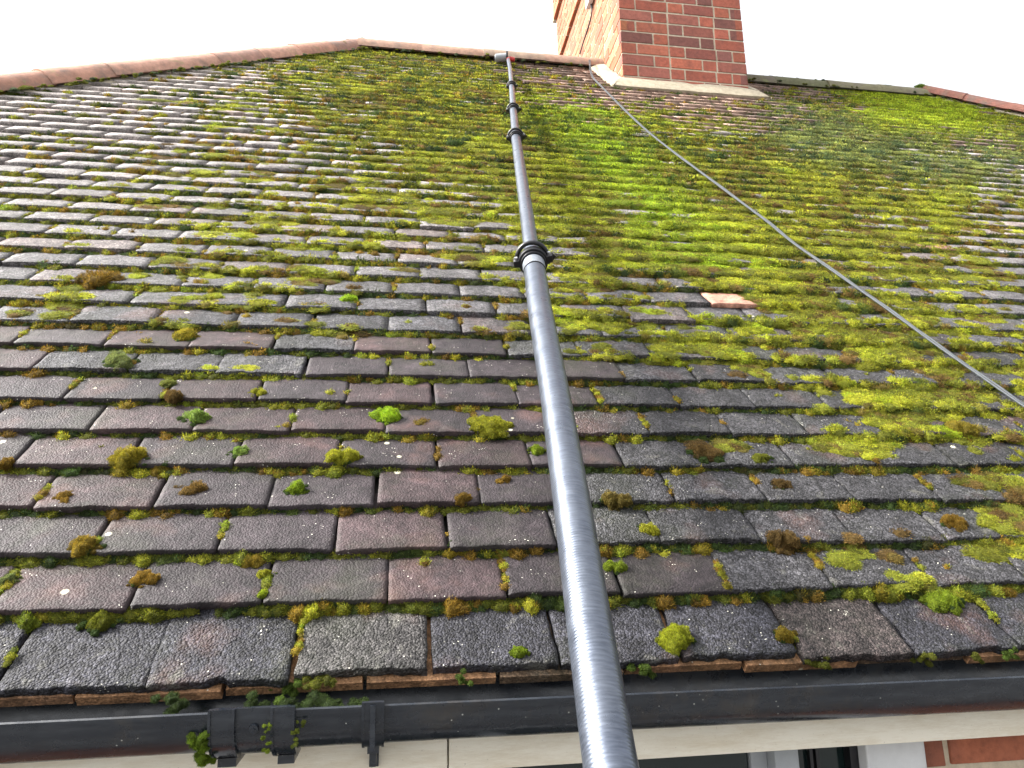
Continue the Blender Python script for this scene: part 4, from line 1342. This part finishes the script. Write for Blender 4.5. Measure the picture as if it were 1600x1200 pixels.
# single cushions that stand out, each a thing of its own
CUSH = [
 (221, 905, 20, 3, OCH, 'golden brown round moss cushion alone on the second tile course, far left'),
 (135, 857, 22, 5, OCH * .8 + OLI * .3, 'orange and green moss lump under the third course lip, left of the golden cushion'),
 (151, 968, 24, 6, OLI * .9, 'olive brown moss lump just above the large bottom tiles at far left'),
 (605, 652, 21, 5, LIME * 1.15, 'brightest lime green moss tuft among the purple tiles left of the pole'),
 (768, 667, 30, 9, YEL * .9, 'wide ragged yellow green moss patch left of the pole, beside a dark joint'),
 (299, 765, 23, 4, BRO * 1.5 + OCH * .2, 'rust brown oval moss cushion in the middle of a tile at left'),
 (464, 765, 19, 3, LIME * .6 + OLI * .3, 'round green moss cushion with dark hollow on the fourth course'),
 (106, 778, 18, 3, OCH, 'golden moss cushion near the left edge, above a brown lip lump'),
 (203, 720, 27, 7, OCH * .5 + YEL * .5, 'large double moss cushion, green top and brown base, at a left joint'),
 (245, 732, 20, 4, OCH * .7 + OLI * .3, 'brown moss cushion joined to the right of the large double one'),
 (374, 708, 17, 4, GGR * .6 + LIME * .5, 'pale green oval moss cushion lying in a joint between two purple tiles'),
 (537, 717, 24, 5, YEL * 1.05, 'yellow green moss cushion with a short tail climbing the joint above it'),
 (303, 655, 21, 5, LIME * .5 + GGR * .5, 'green topped grey moss cushion on the sixth course at left'),
 (268, 623, 18, 4, BRO * 1.6, 'brown shaggy moss cushion below a chain of pale moss in a joint'),
 (263, 597, 13, 4, GGR * .5 + YEL * .5, 'pale yellow green moss chain climbing a joint at left'),
 (416, 893, 13, 3, YEL, 'small yellow green moss cushion at the top of the joint of the second course'),
 (409, 930, 11, 3, LIME * .5 + YEL * .4, 'small lime moss cushion at the bottom of a joint, below a yellow green one'),
 (727, 787, 17, 4, OCH * .8, 'dark ochre moss cushion on a lip, left of the thick part of the pole'),
 (783, 750, 13, 2, OCH * .85, 'flat ochre moss button in the middle of a tile close left of the pole'),
 (838, 703, 15, 4, LIME * .45 + OLI * .5, 'green moss tuft touching the left side of the pole'),
 (708, 860, 17, 4, OCH * .6 + YEL * .3, 'mixed green and orange moss lump under a joint left of the pole'),
 (963, 787, 21, 5, BRO * 1.2 + OLI * .3, 'brown moss lump just right of the pole'),
 (1014, 832, 19, 5, YEL * .95, 'bright yellow green moss cushion on the joint where dark tiles meet grey ones'),
 (958, 885, 15, 6, LIME * .4 + OLI * .6, 'moss trail hanging down the dark tile beside the pole'),
 (1222, 850, 24, 6, BRO * 1.4, 'dark rust brown moss cushion right of the pole, third course'),
 (1056, 1003, 27, 7, YEL * .8 + LIME * .2, 'spiky yellow green moss clump on the edge of a bottom tile over the gutter'),
 (1226, 995, 20, 5, OCH * .7 + OLI * .4, 'ochre moss cushion in the joint between two bottom tiles at right'),
 (1489, 818, 20, 5, OCH * .9, 'rusty orange moss cushion in a joint near the right edge'),
 (1474, 935, 28, 10, LIME * .5 + OLI * .6, 'large leafy green moss patch between the two lowest courses at right'),
 (186, 567, 24, 5, GGR * .6 + OLI * .6, 'grey green domed moss cushion on the eighth course at left'),
 (153, 438, 28, 7, OCH * .8, 'wide orange brown moss mound higher up near the left edge'),
 (290, 527, 19, 6, OCH * .5 + YEL * .5, 'yellow topped moss mound with a green foot left of a dark gap'),
 (391, 874, 19, 5, OCH * .7 + OLI * .4, 'olive ochre moss lump under the third course lip, above the joint pair'),
 (400, 616, 13, 3, YEL * .9, 'small golden green moss cushion at the edge of a pale grey tile'),
 (1190, 719, 17, 3, OLI, 'smooth olive moss dome on a lip right of the pole'),
 (1105, 708, 30, 8, BRO * 1.5, 'low spreading brown moss patch on a grey tile right of the pole'),
 (1220, 758, 16, 4, BRO * 1.2, 'dark brown moss cushion straddling a lip right of the pole'),
 (1497, 672, 22, 6, OCH * .6 + OLI * .6, 'brown crowned moss mound with green sides near the right edge'),
 (1412, 973, 0, 0, OLI, ''),
 (8, 728, 17, 4, OCH * .9, 'golden moss cushion cut by the left picture edge'),
 (12, 903, 17, 5, GGR * .6 + OLI * .5, 'grey green moss with pale stems at the left picture edge'),
 (445, 508, 0, 0, OLI, ''),
 (543, 470, 15, 3, LIME, 'small bright green moss cushion higher up, left of the pole clamp'),
 (811, 1022, 14, 5, LIME * .5 + OLI * .4, 'leafy green moss sprig on the rough bottom tile left of the pole'),
]
for (x, y, rp, n, c, lab) in CUSH:
    if n == 0: continue
    wide = x in (768, 1105, 1474, 153)
    uu, vv, nz, rr, hz, cc = clump(x, y, rp, n, c, size=.60, spread=.34, flatten=.95 if not wide else .6)
    pos = np.stack([uu, vv, nz], -1)
    T = T_XL if y > 560 else T_HI
    Vo, Fo, Co, b = place(T, pos, rr, hz, rng.uniform(0, 6.28, len(uu)), cc)
    # templates are grouped per pick: renumber
    Vv_ = np.concatenate(Vo); Ff = np.concatenate(Fo); Cc = np.concatenate(Co)
    o = mesh_np('moss_cushion', Vv_, T=Ff, cols=Cc, mat=M_MOSS, loc=tuple(PL(float(uu.mean()), float(vv.mean()), 0)))
    tag(o, lab, 'moss cushion', 'moss cushions scattered on the lower tiles')
